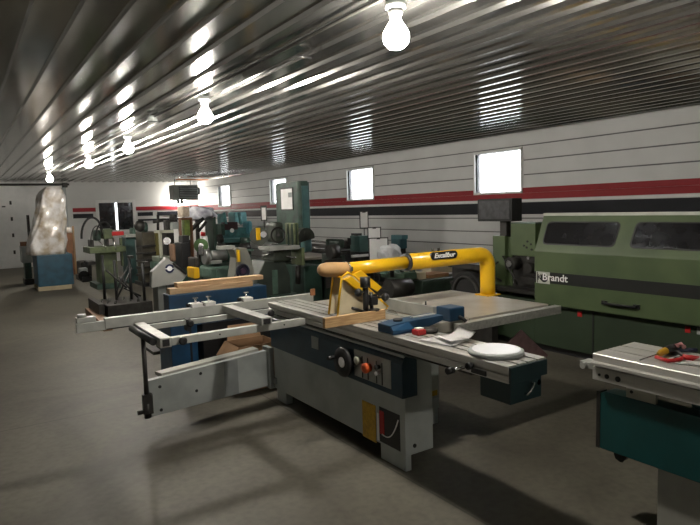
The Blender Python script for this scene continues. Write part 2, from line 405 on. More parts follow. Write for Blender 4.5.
# push handle
h0 = at(441, 373, x=1.99); h1 = at(473, 364.5, x=2.13)
ph = obj('push_handle', B().cyl((h0.x, h1.y+.02, .822), (2.14, h1.y+.02, .822), .0085), chrome, S)
obj('grip', B().cyl((h0.x-.02, h1.y+.02, .822), (h0.x+.02, h1.y+.02, .822), .017), black, ph)
obj('handle_mount', B().cyl((2.11, h1.y+.02, .822), (2.14, h1.y+.02, .822), .018), black, ph)
obj('handle_bracket', B().box(2.128, 2.137, 2.02, 2.12, .79, .815), black, S)
# tables
ct = obj('cast_table', B().box(2.425, 2.86, 2.86, 4.25, .80, .872, .006), iron, S)
obj('table_insert', B().box(2.55, 2.60, 3.1, 3.75, .868, .8745), alu_paint, ct)
obj('saw_blade', B().cyl((2.573, 3.35, .80), (2.576, 3.35, .80), .10, 48), steel, ct)
et = obj('extension_table', B().box(2.865, 3.70, 2.86, 3.92, .835, .872, .005), iron, S)
obj('edge_rail', B().box(2.70, 3.76, 2.79, 2.85, .80, .86, .004), alu, S)
# rip fence
rf = obj('rip_fence', B().prism([(2.628, .876), (2.662, .876), (2.662, .963), (2.628, .963)], 'y', 2.965, 3.62, .004), alu_paint, S)
obj('fence_head', B().box(2.655, 2.79, 2.83, 2.97, .874, .966, .010), bluemid, rf)
obj('fence_lever', B().tube([(2.74, 2.83, .90), (2.74, 2.79, .89), (2.745, 2.775, .875)], .012, 10), black, rf)
obj('fence_stud', B().cyl((2.645, 3.06, .963), (2.645, 3.06, .99), .006), black, rf)
# mitre head resting across the carriage
mh = obj('mitre_head', B().prism([(2.135, .874), (2.135, .925), (2.22, .935), (2.57, .938), (2.57, .905), (2.42, .874)], 'y', 2.80, 2.93, .005), bluemid, S)
obj('mitre_slot', B().box(2.36, 2.55, 2.855, 2.88, .935, .943), alu, mh)
obj('mitre_shoe', B().hexa([(2.13, 2.77, .874), (2.30, 2.77, .874), (2.28, 2.80, .874), (2.14, 2.80, .874), (2.13, 2.77, .90), (2.30, 2.77, .89), (2.28, 2.80, .93), (2.14, 2.80, .92)]), brightblue, mh)
obj('mitre_pivot', B().cyl((2.24, 2.86, .93), (2.24, 2.86, .948), .03), black, mh)
# outrigger
og = obj('outrigger_frame', B().box(1.04, 1.115, 3.85, 4.55, .765, .83, .004), alu_paint, S)
obj('end_plug', B().box(1.055, 1.10, 3.845, 3.852, .775, .82), black, og)
obj('frame_grip', B().cyl((1.015, 3.92, .80), (1.015, 4.5, .80), .024, 14), black, og)
obj('front_bar', B().box(1.115, 2.13, 3.85, 3.90, .772, .825, .004), alu_paint, S)
obj('rear_bar', B().box(1.115, 2.13, 4.42, 4.46, .785, .825, .003), alu_paint, S)
mb = obj('middle_bar', B().box(1.745, 1.83, 3.80, 4.54, .826, .882, .004), alu_paint, S)
obj('bar_plug', B().box(1.76, 1.815, 3.795, 3.802, .835, .873), black, mb)
for (x_, y_) in ((1.18, 3.84), (2.10, 3.95), (2.09, 4.38), (1.42, 4.41)):
    obj('locking_knob', B().lathe((x_, y_+.012, .80), (0, -1, 0), [(.008, 0), (.008, .02), (.026, .022), (.028, .045), (.015, .05)], 12), black, S)
for x_ in (1.45, 1.95): obj('screw', B().cyl((x_, 3.847, .8), (x_, 3.853, .8), .006), black, S)
obj('bar_clamp', B().box(1.40, 1.43, 4.40, 4.48, .74, .83), black, S)
# crosscut fence
xf = obj('crosscut_fence', B().box(.845, 2.62, 4.57, 4.63, .803, .886, .004), alu_paint, S)
obj('fence_extension', B().box(.65, .85, 4.58, 4.62, .80, .868, .003), alu_paint, xf)
obj('extension_stop', B().box(.66, .79, 4.60, 4.68, .868, .905, .004).cyl((.70, 4.64, .905), (.70, 4.64, .93), .03), alu_paint, xf)
obj('black_scale', B().box(.85, 2.6, 4.566, 4.571, .803, .811), black, xf)
for x_ in (1.545, 1.655, 1.985):
    fs = obj('flip_stop', B().box(x_-.045, x_+.045, 4.565, 4.66, .886, .918, .004), white, xf)
    obj('stop_pin', B().cyl((x_, 4.61, .918), (x_, 4.61, .96), .008).box(x_-.02, x_+.02, 4.60, 4.62, .955, .963), chrome, fs)
    obj('stop_knob', B().cyl((x_-.045, 4.61, .905), (x_-.075, 4.61, .905), .014), black, fs)
obj('wooden_stop', B().box(2.585, 2.625, 4.545, 4.568, .872, .93), mat('reddish_wood', (.35,.14,.06), .6), xf)
# swinging support arm and post
la, lb = at(150, 417, y=4.40), at(150, 380, y=4.40); ra, rb = at(270, 385, y=4.65), at(270, 348, y=4.65)
th = Vector((-.05, .22, 0)).normalized()*.06
arm = obj('support_arm', B().hexa([(1.085, 4.40, .13), (2.15, 4.60, .115), (2.14, 4.65, .115), (1.075, 4.45, .13), (1.085, 4.40, .41), (2.15, 4.60, .43), (2.14, 4.65, .43), (1.075, 4.45, .41)], .004), greypaint, S)
nv = Vector((.2, -1.065, 0)).normalized()
def armpt(u, z_, off=0.): p = Vector((1.085+1.065*u, 4.40+.2*u, z_)); return p+nv*off
t = B()
for u, z_ in ((.08, .345), (.08, .165), (.40, .37), (.36, .24)): t.cyl(armpt(u, z_, -.002), armpt(u, z_, .004), .012)
obj('arm_bolt', t, black, arm)
obj('arm_band', B().hexa([armpt(.60, .124, -.001), armpt(.72, .122, -.001), armpt(.72, .122, .002), armpt(.60, .124, .002), armpt(.60, .414, -.001), armpt(.72, .417, -.001), armpt(.72, .417, .002), armpt(.60, .414, .002)]), mat('grey_band', (.21, .225, .225), .5), arm)
obj('arm_top_plate', B().hexa([(1.20, 4.46, .405), (2.1, 4.66, .42), (2.09, 4.76, .42), (1.18, 4.56, .405), (1.20, 4.46, .43), (2.1, 4.66, .445), (2.09, 4.76, .445), (1.18, 4.56, .43)]), beige, arm)
obj('hinge_post', B().box(2.145, 2.19, 4.55, 4.68, .10, .46, .004).box(2.17, 2.2, 4.50, 4.6, .15, .2), greypaint, S)
sp = obj('support_post', B().cyl((1.062, 4.38, .17), (1.062, 4.38, .768), .017), darkmetal, S)
obj('post_bracket', B().box(1.03, 1.10, 4.355, 4.40, .17, .32, .003).cyl((1.03, 4.38, .19), (.99, 4.38, .19), .016).cyl((1.062, 4.38, .14), (1.062, 4.38, .25), .026), darkmetal, S)
# hold-down clamp
hc = obj('hold_down_clamp', B().cyl((2.30, 3.29, .87), (2.30, 3.29, 1.16), .02), black, S)
obj('clamp_arm', B().box(2.29, 2.39, 3.275, 3.305, 1.0, 1.045, .005), black, hc)
obj('clamp_rod', B().cyl((2.345, 3.285, .925), (2.345, 3.285, 1.06), .014), black, hc)
obj('clamp_foot', B().cyl((2.345, 3.255, .935), (2.345, 3.255, .947), .038), black, hc)
obj('clamp_body', B().box(2.325, 2.385, 3.26, 3.31, .97, 1.03, .006), black, hc)
obj('clamp_knob', B().sph((2.235, 3.28, 1.07), .028).cyl((2.235, 3.28, 1.07), (2.30, 3.29, 1.07), .009), black, hc)
obj('clamp_knob', B().sph((2.44, 3.25, 1.02), .028).cyl((2.385, 3.28, 1.02), (2.44, 3.25, 1.02), .009), black, hc)
obj('clamp_lever', B().tube([(2.28, 3.27, .93), (2.22, 3.26, .955), (2.16, 3.25, .975)], .010, 8), black, hc)
obj('clamp_collar', B().cyl((2.30, 3.29, 1.10), (2.30, 3.29, 1.17), .036), black, hc)

# board against the mitre
w_ = B().box(1.925, 2.415, 3.22, 3.25, .872, .94, .002)
tag(obj('wooden_board', w_, wood), 'short pale wooden fence board lying across the sliding table by the black clamp', 'board')

# ------------------------------------------------------------------ overarm blade guard
G = thing('overarm_blade_guard', 'yellow pipe overarm blade guard with a tan hose end, arching over the table saw', 'blade guard', (3.715, 3.49, .872))
gy = 3.493; gz = 1.222; rx = 3.715; rr = .064; br_ = .10
path = [(rx, gy, .876)] + [(rx, gy, .95)] + [(rx-br_+br_*math.cos(u), gy, gz-br_+br_*math.sin(u)) for u in [i*PI/2/8 for i in range(9)]] + [(2.83, gy, gz-.004)]
obj('outer_pipe', B().tube(path, rr, 28), yellow, G)
obj('base_flange', B().box(rx-.075, rx+.075, gy-.075, gy+.075, .872, .882, .003), yellow, G)
obj('collar', B().lathe((2.815, gy, gz-.004), (1, 0, 0), [(.050, 0), (.069, .002), (.069, .025), (.063, .027)]), black, G)
obj('inner_pipe', B().tube([(2.9, gy, gz-.003), (2.29, gy, gz-.012)], .049, 24), yellow, G)
obj('hose_clamp', B().torus((2.285, gy, gz-.012), (1, 0, 0), .052, .006).box(2.275, 2.295, gy-.065, gy-.05, gz-.02, gz+.01), steel, G)
obj('hose_end', B().lathe((2.295, gy, gz-.012), (-1, 0, .06), [(.048, 0), (.051, .04), (.053, .12), (.052, .18), (.044, .22), (.028, .24), (.01, .246)]), tanhose, G)
p0, p1 = at(431, 258, y=gy-rr), at(457, 253, y=gy-rr)
bx = (p0.x+p1.x)/2; bz = (p0.z+p1.z)/2+.002; hwid = (p1.x-p0.x)/2
t = B()
pill = [(bx+math.copysign(hwid-.03, math.cos(u))+.03*math.cos(u), bz+.03*math.sin(u)) for u in [2*PI*i/28+.01 for i in range(28)]]
t.prism(pill, 'y', gy-rr-.004, gy-.045)
nb = obj('name_badge', t, black, G)
mt = Matrix.Translation((bx, gy-rr-.005, bz)) @ Matrix.Rotation(PI/2, 4, 'X')
obj('badge_lettering', B().text('Excalibur', mt, .052, .0012, .25, .0016, 1.12), paper, nb)
obj('pipe_bolt', B().cyl((3.10, gy, gz+.055), (3.10, gy, gz+.085), .010), black, G)
obj('pipe_bolt', B().cyl((3.16, gy, gz+.055), (3.16, gy, gz+.085), .010), black, G)
# guard mount and hood
obj('guard_arm', B().prism([(2.27, 1.17), (2.37, 1.20), (2.55, 1.06), (2.51, 1.03)], 'y', gy-.06, gy+.03, .006), yellow, G)
obj('guard_arm', B().prism([(2.20, 1.15), (2.26, 1.17), (2.39, 1.06), (2.35, 1.03)], 'y', gy-.10, gy-.06, .005), yellow, G)
obj('guard_bracket', B().prism([(2.25, 1.14), (2.32, 1.15), (2.62, 1.02), (2.60, .975), (2.30, 1.09)], 'y', gy-.05, gy+.05, .004), black, G)
obj('bracket_knob', B().sph((2.56, gy-.08, .99), .024).cyl((2.56, gy-.08, .99), (2.56, gy-.04, 1.0), .01), black, G)
hood = [(2.155, .895), (2.20, 1.165), (2.25, 1.195), (2.31, 1.165), (2.60, .91), (2.58, .895)]
t = B().prism(hood, 'y', 3.43, 3.435).prism(hood, 'y', 3.545, 3.55)
gh = obj('guard_hood', t, shield, G)
t = B()
for yy in (3.4325, 3.5475):
    t.tube([(u, yy, v) for u, v in hood], .008, 8)
for u, v in hood[1:4]: t.cyl((u, 3.4325, v), (u, 3.5475, v), .007, 8)
obj('hood_rim', t, yellow, gh)

# ------------------------------------------------------------------ things on the saw
t = B().lathe((2.275, 2.085, .871), (0, 0, 1), [(.125, 0), (.142, .004), (.142, .020), (.134, .024), (.128, .024)], 48)
dsk = thing('round_disc', 'round white disc with a grey rim lying on the front end of the sliding table', 'disc', (2.275, 2.085, .871))
obj('rim', t, greypaint, dsk)
obj('face', B().lathe((2.275, 2.085, .894), (0, 0, 1), [(.126, 0), (.126, .0035), (.12, .004)], 48), mat('glossy_white', (.85, .85, .88), .18, 0, var=.03), dsk)
def sheet(bld, cx_, cy_, w, h, ang, z0, lift=.004, seed=0, curl=0.):
    rnd = random.Random(seed); n = 10; t2 = bmesh.new(); g = []
    for i in range(n+1):
        row = []
        for j in range(n+1):
            u = (i/n-.5)*w; v = (j/n-.5)*h
            zz = z0+lift*(1+math.sin(u*23+seed)*math.cos(v*19+seed*2))/2 + curl*max(0, i/n-.6)**2
            row.append(t2.verts.new((cx_+u*math.cos(ang)-v*math.sin(ang), cy_+u*math.sin(ang)+v*math.cos(ang), zz)))
        g.append(row)
    for i in range(n):
        for j in range(n): f = t2.faces.new((g[i][j], g[i+1][j], g[i+1][j+1], g[i][j+1])); f.smooth = True
    r_ = bmesh.ops.solidify(t2, geom=t2.faces[:], thickness=.001)
    bld._add(t2); return bld
tag(obj('paper_sheet', sheet(B(), 2.275, 2.47, .20, .24, .25, .873, .006, 1), paper), 'white printed sheet lying lowest among the papers on the sliding table', 'paper', 'papers on the sliding table')
tag(obj('paper_sheet', sheet(B(), 2.32, 2.44, .17, .18, -.2, .885, .012, 5, .25), paper), 'crumpled pinkish white paper lying on top of the other sheet', 'paper', 'papers on the sliding table')
t = B().box(2.235, 2.30, 2.66, 2.72, .872, .905, .006); sw = thing('switch_box', 'small red and grey switch box lying beside the blue mitre head', 'switch', (2.27, 2.69, .872)); obj('housing', t, red, sw)
obj('cover', B().box(2.245, 2.29, 2.67, 2.71, .905, .915, .003), paper, sw)
t = B().lathe((2.36, 2.70, .872), (0, 0, 1), [(.05, 0), (.055, .012), (.05, .025), (.02, .03)]); tag(obj('round_fitting', t, darkmetal), 'dark round metal fitting between the papers and the rip fence', 'fitting')
# leaning board behind disc
q = [at(517, 329, y=3.25), at(546.5, 355, y=3.22), at(522, 384, y=3.15), at(494, 352, y=3.25)]
pr = B().prism([(v.x, max(v.z, 0.0)) for v in q], 'y', 3.2, 3.215)
tag(obj('printed_board', pr, pink), 'faded pinkish printed board standing on its corner under the extension table', 'board')

# ================================================================== RIGHT-HAND TEAL SAW
T = thing('teal_table_saw', 'teal and beige sliding table saw cut off at the right edge, nearest the camera', 'table saw', (3.0, .8, 0))
x0 = 2.655
prof = [(x0, .735), (x0, .80), (x0+.01, .803), (x0+.01, .812), (x0-.022, .816), (x0-.022, .828), (x0, .832), (x0, .866), (x0+.004, .87)]
for gx in (x0+.13, x0+.25): prof += [(gx-.006, .87), (gx-.006, .858), (gx+.006, .858), (gx+.006, .87)]
prof += [(3.03, .87), (3.03, .735)]
st = obj('sliding_table', B().prism(prof, 'y', -1.2, 1.78), mat('pale_aluminium', (.55, .54, .50), .42, .4, var=.1, scale=10, aniso=(4, .4, 4)), T)
obj('t_slot', B().box(x0+.125, x0+.135, -1.2, 1.78, .857, .8585).box(x0+.245, x0+.255, -1.2, 1.78, .857, .8585), black, st)
t = B()
for px, r_ in ((599.5, .007), (607, .012), (618, .014)):
    q = at(px, {599.5: 372, 607: 374, 618: 378}[px], x=x0); obj('bolt', B().cyl((x0-.003, q.y, .765), (x0+.002, q.y, .765), r_), black, st)
obj('end_stop', B().box(x0+.02, x0+.10, 1.78, 1.87, .775, .81, .005).cyl((x0, 1.84, .79), (x0+.05, 1.84, .79), .016), alu_paint, st)
obj('upper_body', B().box(2.80, 4.0, -1.1, 1.36, .36, .735, .006), tealdark, T)
tp = obj('side_panel', B().prism([(-1.1, .36), (1.765, .36), (1.765, .655), (1.74, .668), (-1.1, .655)], 'x', 2.70, 2.80, .004), tealdark, T)
obj('panel_edge', B().box(2.698, 2.76, 1.765, 1.785, .36, .662), darkmetal, tp)
obj('panel_bracket', B().box(2.71, 2.73, 1.48, 1.63, .66, .72, .003), creampaint, tp)
obj('bracket_screw', B().cyl((2.705, 1.6, .70), (2.712, 1.6, .70), .008), black, tp)
obj('table_carrier', B().box(2.86, 3.0, -1.1, 1.72, .70, .738), darkmetal, T)
obj('cabinet', B().box(2.76, 4.0, -1.1, 1.49, .0, .36, .006), beige, T)
obj('adjusting_screw', B().cyl((2.74, 1.68, .335), (2.78, 1.68, .335), .03, 8).cyl((2.76, 1.68, .3), (2.76, 1.68, .365), .012), darkmetal, T)
obj('cast_table', B().box(3.04, 4.1, -1.1, 1.30, .80, .865, .005), iron, T)
# tools on it
def on(px, py, z=.872): q = at(px, py, z=z); return Vector((q.x, q.y, z))
s0, s1, s2, s3 = on(640, 360, .885), on(658, 354, .89), on(664, 351, .892), on(677, 346, .895)
sd = thing('screwdriver', 'screwdriver with a yellow and black handle on the teal saw table', 'screwdriver', s1)
obj('handle', B().tube([s1, s1+(s3-s1)*.15, s1+(s3-s1)*.5, s1+(s3-s1)*.8, s3], [.008, .017, .019, .016, .012], 14), mat('yellow_handle', (.6, .33, .02), .35), sd)
obj('shaft', B().cyl(s0, s1, .0035), steel, sd)
obj('grip_band', B().tube([s1+(s3-s1)*.38, s1+(s3-s1)*.6, s1+(s3-s1)*.85], [.0205, .0208, .0185], 14), black, sd)
def tool(name, label, cat, pts, r, m, z=.884): return tag(obj(name, B().tube([on(px, py, z) for px, py in pts], r, 10), m), label, cat)
k1 = thing('red_pliers', 'red-handled pliers lying behind the screwdriver on the teal saw', 'pliers', on(672, 356))
obj('handle', B().tube([on(656, 357, .882), on(668, 361, .882), on(680, 359.5, .882), on(684, 357, .882)], .009, 10), red, k1)
obj('handle', B().tube([on(668, 352, .886), on(678, 351.5, .886), on(684, 356, .886)], .009, 10), black, k1)
obj('jaw', B().tube([on(683, 357, .884), on(692, 358, .884), on(699, 357, .884)], [.014, .014, .004], 10), red, k1)
tag(obj('paper_sheet', sheet(B(), on(690, 362).x, on(690, 362).y+.0, .13, .13, .5, .873, .002, 3), paper), 'small white note under the tools on the teal saw', 'paper')
k2 = thing('wire_stripper', 'black and dark blue tool beside the red pliers', 'tool', on(685, 350))
obj('handle', B().tube([on(668, 348.5, .882), on(680, 350, .882), on(697, 350, .882)], .01, 10), mat('navy_plastic', (.01, .012, .04), .4), k2)
obj('jaw', B().tube([on(676, 346, .905), on(681, 344, .905), on(684, 347, .9)], .011, 10), mat('pink_plastic', (.45, .2, .2), .4), k2)

# ================================================================== EDGEBANDER
E = thing('edgebander', 'long green edgebander with a tinted-window hood along the right wall', 'edgebander', (5.8, 3, 0))
obj('base_cabinet', B().box(5.27, 6.5, -2.5, 4.26, .08, .80, .006), greenbase, E)
obj('infeed_base', B().box(5.27, 6.3, 4.26, 5.3, .08, .56, .006), greenbase, E)
obj('plinth', B().box(5.34, 6.45, -2.4, 5.2, 0, .085), black, E)
t = B()
for px in (593,): yy = at(px, 340, x=5.27).y; t.box(5.264, 5.272, yy-.008, yy+.008, .09, .55)
obj('door_gap', t, black, E)
hx = 5.17
hoodp = [(hx, .555), (hx, 1.12), (hx+.15, 1.50), (6.45, 1.50), (6.45, .78), (hx+.1, .555)]
yh = at(534.5, 270, x=hx).y
hd = obj('hood', B().prism(hoodp, 'y', -2.5, yh, .006), green, E)
# the slanted face: from (hx,1.12) to (hx+.15,1.50)
def slant(y_, s_, off=0.):      # s_ 0..1 up the slope
    n_ = Vector((-.38, 0, .15)).normalized()
    return Vector((hx+.15*s_, y_, 1.12+.38*s_))+n_*off
def sl_at(px, py):
    # intersect the view ray with the slanted plane
    d_ = R @ Vector((px-CX, CY-py, -F)); n_ = Vector((-.38, 0, .15)); p_ = Vector((hx, 0, 1.12))
    t_ = (p_-EYE).dot(n_)/d_.dot(n_); q_ = EYE+d_*t_
    return q_.y, (q_.z-1.12)/.38
def window(name, c4, rad, off0, off1, m, par):
    (ya, sa), (yb, sb), (yc, sc_), (yd, sd_) = c4       # loop of corners
    P = [Vector((y_, s_*.4085)) for y_, s_ in c4]; out = []
    for i in range(4):
        p_, a_, b_ = P[i], P[i-1], P[(i+1) % 4]; ua = (a_-p_).normalized(); ub = (b_-p_).normalized()
        for k in range(6):
            u = k/5; out.append(((p_+ua*rad)*(1-u)**2 + p_*2*u*(1-u) + (p_+ub*rad)*u**2))
    t2 = bmesh.new()
    va = [t2.verts.new(slant(v.x, v.y/.4085, off0)) for v in out]; vb = [t2.verts.new(slant(v.x, v.y/.4085, off1)) for v in out]
    t2.faces.new(va); t2.faces.new(vb[::-1]); n_ = len(out)
    for i in range(n_): t2.faces.new((va[i], vb[i], vb[(i+1) % n_], va[(i+1) % n_]))
    bmesh.ops.recalc_face_normals(t2, faces=t2.faces)
    bb = B(); bb._add(t2); return obj(name, bb, m, par)
W1 = [sl_at(542, 244.5), sl_at(548, 221.5), sl_at(622, 221.5), sl_at(614, 247)]
y6, y7 = sl_at(629, 247)[0], sl_at(637, 221.5)[0]
s_lo, s_hi = W1[0][1], W1[1][1]
wl = 1.05
def rimmed(c4):
    fr = window('window_frame', c4, .06, -.004, .006, black, hd)
    cy_ = sum(p_[0] for p_ in c4)/4; cs_ = sum(p_[1] for p_ in c4)/4
    window('window_pane', [(cy_+(p_[0]-cy_)*.965, cs_+(p_[1]-cs_)*.90) for p_ in c4], .05, .004, .009, glass_dark, fr)
rimmed([(W1[0][0], s_lo), (W1[1][0], s_hi), (W1[2][0], s_hi), (W1[3][0], s_lo)])
rimmed([(y6, s_lo), (y7, s_hi), (y7-1.0, s_hi), (y6-1.1, s_lo)])
rimmed([(y6-1.2, s_lo), (y7-1.12, s_hi), (y7-2.1, s_hi), (y6-2.2, s_lo)])
zb1, zb0 = at(560, 273.2, x=hx).z, at(560, 284.5, x=hx).z
obj('dark_band', B().box(hx-.003, hx+.002, -2.5, yh-.005, zb0, zb1), greyband, hd)
obj('top_trim', B().box(hx+.145, hx+.21, -2.5, yh, 1.495, 1.525, .004), MATS['badge_silver'] if 'badge_silver' in MATS else mat('badge_silver', (.55, .56, .5), .5), hd)
hl, hr = at(603, 300, x=hx-.03), at(635, 304, x=hx-.03); hz_ = .655
t = B().tube([(hx, hl.y, hz_), (hx-.045, hl.y, hz_), (hx-.045, hr.y, hz_), (hx, hr.y, hz_)], .013, 10).box(hx-.01, hx+.002, hl.y-.03, hl.y+.03, hz_-.02, hz_+.02).box(hx-.01, hx+.002, hr.y-.03, hr.y+.03, hz_-.02, hz_+.02)
obj('handle', t, black, hd)
# badge and lettering (faces -x; reads along -y)
def face_x(y_, z_, x_): return Matrix.Translation((x_, y_, z_)) @ Matrix(((0, 0, -1, 0), (-1, 0, 0, 0), (0, 1, 0, 0), (0, 0, 0, 1)))
ba, bb_ = at(536.5, 271.5, x=hx), at(550, 284, x=hx)
bd = obj('logo_badge', B().box(hx-.005, hx, bb_.y, ba.y, bb_.z-.002, ba.z+.004), mat('badge_silver', (.55, .56, .5), .5), hd)
cyb = ba.y-.04
obj('logo_ring', B().cyl((hx-.0085, ba.y-.105, (ba.z+bb_.z)/2), (hx-.004, ba.y-.105, (ba.z+bb_.z)/2), .047), greyband, bd)
obj('logo_letter', B().box(hx-.008, hx-.004, cyb+.018, cyb+.026, bb_.z+.002, ba.z).text('K', face_x(cyb-.005, (ba.z+bb_.z)/2, hx-.006), .085, .001, 0, .001), black, bd)
lt = (at(543, 278, x=hx), at(568, 280, x=hx))
obj('lettering', B().text('Brandt', face_x((lt[0].y+lt[1].y)/2, (zb0+zb1)/2+.004, hx-.010), .105, .001, 0, .0015, 1.1), paper, hd)
def btn(px, py, m=red, w=.05, h=.028):
    q = at(px, py, x=5.27); obj('red_button' if m is red else 'label_plate', B().box(5.262, 5.272, q.y-w/2, q.y+w/2, q.z-h, q.z+h, .002), m, E)
btn(580, 314, w=.05); btn(688, 329.5, w=.045); btn(540.5, 312, w=.04); btn(532, 312, paper, .07, .014)
btn(699, 331, greypaint, .03, .03)
# infeed end: pedestal, screen, switch box, motors
obj('control_pedestal', B().box(5.40, 5.62, 4.80, 4.99, .56, 1.255, .005).box(5.45, 5.5, 4.73, 4.80, .56, 1.24), green, E)
q0, q1 = at(478.5, 199, x=5.4), at(513, 221.5, x=5.4)
sc = obj('control_screen', B().box(5.38, 5.56, q1.y, q0.y, q1.z, q0.z-.005, .01), greyband, E)
obj('screen_face', B().box(5.374, 5.382, q1.y+.03, q0.y-.03, q1.z+.03, q0.z-.03), mat('screen_grey', (.05, .05, .055), .3, var=.4, scale=18), sc)
obj('screen_neck', B().box(5.43, 5.51, 4.80, 4.90, 1.25, q1.z+.01), darkmetal, E)
eb2 = obj('switch_box', B().box(5.42, 5.75, 4.37, 4.73, 1.03, 1.405, .008), green, E)
t = B()
for (dy, dz_) in ((.06, .14), (.12, .10), (.05, .08), (.11, .17), (.16, .12)): t.cyl((5.412, 4.37+dy, 1.03+dz_), (5.422, 4.37+dy, 1.03+dz_), .012)
obj('box_knob', t, black, eb2)
obj('box_rim', B().box(5.418, 5.75, 4.365, 4.735, 1.405, 1.415), sage, eb2)
t = B().box(5.45, 6.2, 4.28, 4.72, .56, 1.03).cyl((5.32, 4.66, .94), (5.5, 4.66, .94), .075).cyl((5.34, 4.42, .90), (5.5, 4.42, .90), .06).box(5.33, 5.45, 4.28, 4.50, .72, .80)
t.tube([(5.42, 4.9, .95), (5.33, 4.95, .88), (5.30, 4.90, .78), (5.34, 4.8, .72)], .012, 8).tube([(5.42, 4.75, 1.0), (5.34, 4.78, 1.02), (5.31, 4.6, .80), (5.33, 4.55, .7)], .010, 8)
obj('drive_unit', t, darkmetal, E)
obj('motor_cap', B().cyl((5.305, 4.66, .94), (5.32, 4.66, .94), .04).cyl((5.33, 4.40, 1.02), (5.345, 4.40, 1.02), .018), steel, E)
obj('feed_rail', B().box(5.26, 5.45, 4.25, 5.6, .62, .66).box(5.3, 5.5, 5.0, 5.6, .70, .9), darkmetal, E)

# ================================================================== BLUE MACHINE AND BOARDS
Bm = thing('blue_bench_machine', 'bright blue machine bench behind the saw outrigger with boards on top', 'machine', (2.1, 5.8, 0))
obj('top_casting', B().box(1.60, 2.62, 5.54, 5.72, .55, .872, .01), brightblue, Bm)
obj('column', B().box(1.60, 1.86, 5.54, 5.95, .02, .56, .01), brightblue, Bm)
obj('column', B().box(2.42, 2.66, 5.55, 5.95, .02, .60, .01), bluepaint, Bm)
obj('base_plate', B().box(1.57, 2.70, 5.45, 6.05, 0, .025), darkmetal, Bm)
obj('black_infill', B().box(1.9, 2.62, 5.5, 6.0, .12, .56), black, Bm)  # plain black box filling the bay between the columns
obj('vertical_slot', B().box(1.78, 1.80, 5.535, 5.542, .15, .55), black, Bm)
def plank(label, l, r, tt, bb, y_, d_, z0, m=woodx):
    a_, b_ = at(l, (tt+bb)/2, y=y_), at(r, (tt+bb)/2, y=y_)
    return tag(obj('wooden_board', B().box(a_.x, b_.x, y_, y_+d_, z0, z0+.055, .003), m), label, 'board', 'boards stacked on the blue machine')
plank('thick pine board with a knot, lowest of the stack on the blue bench', 169.5, 253, 284, 292, 5.55, .10, .875)
tag(obj('wooden_board', B().box(1.70, 2.60, 5.57, 5.68, .932, .975, .003), woodx), 'longer pine board, topmost of the stack on the blue bench', 'board', 'boards stacked on the blue machine')
# cardboard box on the floor behind the arm
cbx = thing('cardboard_box', 'open brown cardboard box behind the swinging support arm', 'box', (2.35, 5.1, 0))
a_, b_ = at(236, 350, y=4.95), at(264, 345, y=4.95)
t = B().box(2.02, 2.42, 4.9, 4.91, .03, .42).box(2.02, 2.42, 5.24, 5.25, .03, .42).box(2.02, 2.03, 4.91, 5.24, .03, .42).box(2.41, 2.42, 4.91, 5.24, .03, .42).box(2.02, 2.42, 4.9, 5.25, .0, .03)
obj('walls', t, cardboard, cbx)
obj('flap', B().hexa([(2.02, 4.90, .42), (2.03, 4.90, .42), (2.03, 5.25, .42), (2.02, 5.25, .42), (1.93, 4.90, .30), (1.94, 4.90, .295), (1.94, 5.25, .295), (1.93, 5.25, .30)]), cardboard, cbx)
obj('flap', B().hexa([(2.05, 5.25, .42), (2.40, 5.25, .42), (2.40, 5.26, .42), (2.05, 5.26, .42), (2.08, 5.30, .55), (2.38, 5.30, .55), (2.38, 5.31, .55), (2.08, 5.31, .55)]), cardboard, cbx)

# grey pentagonal wheel guard on a stand
pg = [(152, 272), (167, 257.5), (187.5, 275), (181, 283), (151.5, 288)]
y_ = 6.9
P2 = [(at(px, py, y=y_).x, at(px, py, y=y_).z) for px, py in pg]
D = thing('disc_grinder', 'grey angular machine guard with a dark round logo, behind the stacked boards', 'machine', (2.0, 7.0, 0))
gd = obj('guard', B().prism(P2, 'y', y_, y_+.10, .008), mat('light_grey_paint', (.28, .28, .26), .45, var=.1), D)
q = at(169.5, 268.5, y=y_)
obj('logo_disc', B().cyl((q.x, y_-.006, q.z), (q.x, y_+.002, q.z), .052), mat('navy', (.01, .015, .06), .4), gd)
obj('logo_centre', B().cyl((q.x, y_-.009, q.z), (q.x, y_-.004, q.z), .030).box(q.x-.052, q.x+.052, y_-.008, y_-.005, q.z-.004, q.z+.004), paper, gd)
t = B(); a_ = at(173, 263, y=y_-.01); b_ = at(186, 274, y=y_-.01)
t.cyl((a_.x, y_-.01, a_.z), (b_.x, y_-.01, b_.z), .012); obj('edge_slot', t, darkmetal, gd)
obj('pedestal', B().box(1.88, 2.2, 6.93, 7.15, .03, .80, .008), mat('shop_grey', (.13, .14, .13), .5), D)
obj('base', B().box(1.78, 2.3, 6.9, 7.35, 0, .035), darkmetal, D)
obj('switch', B().box(1.98, 2.12, 6.88, 6.95, .74, .80), black, D)

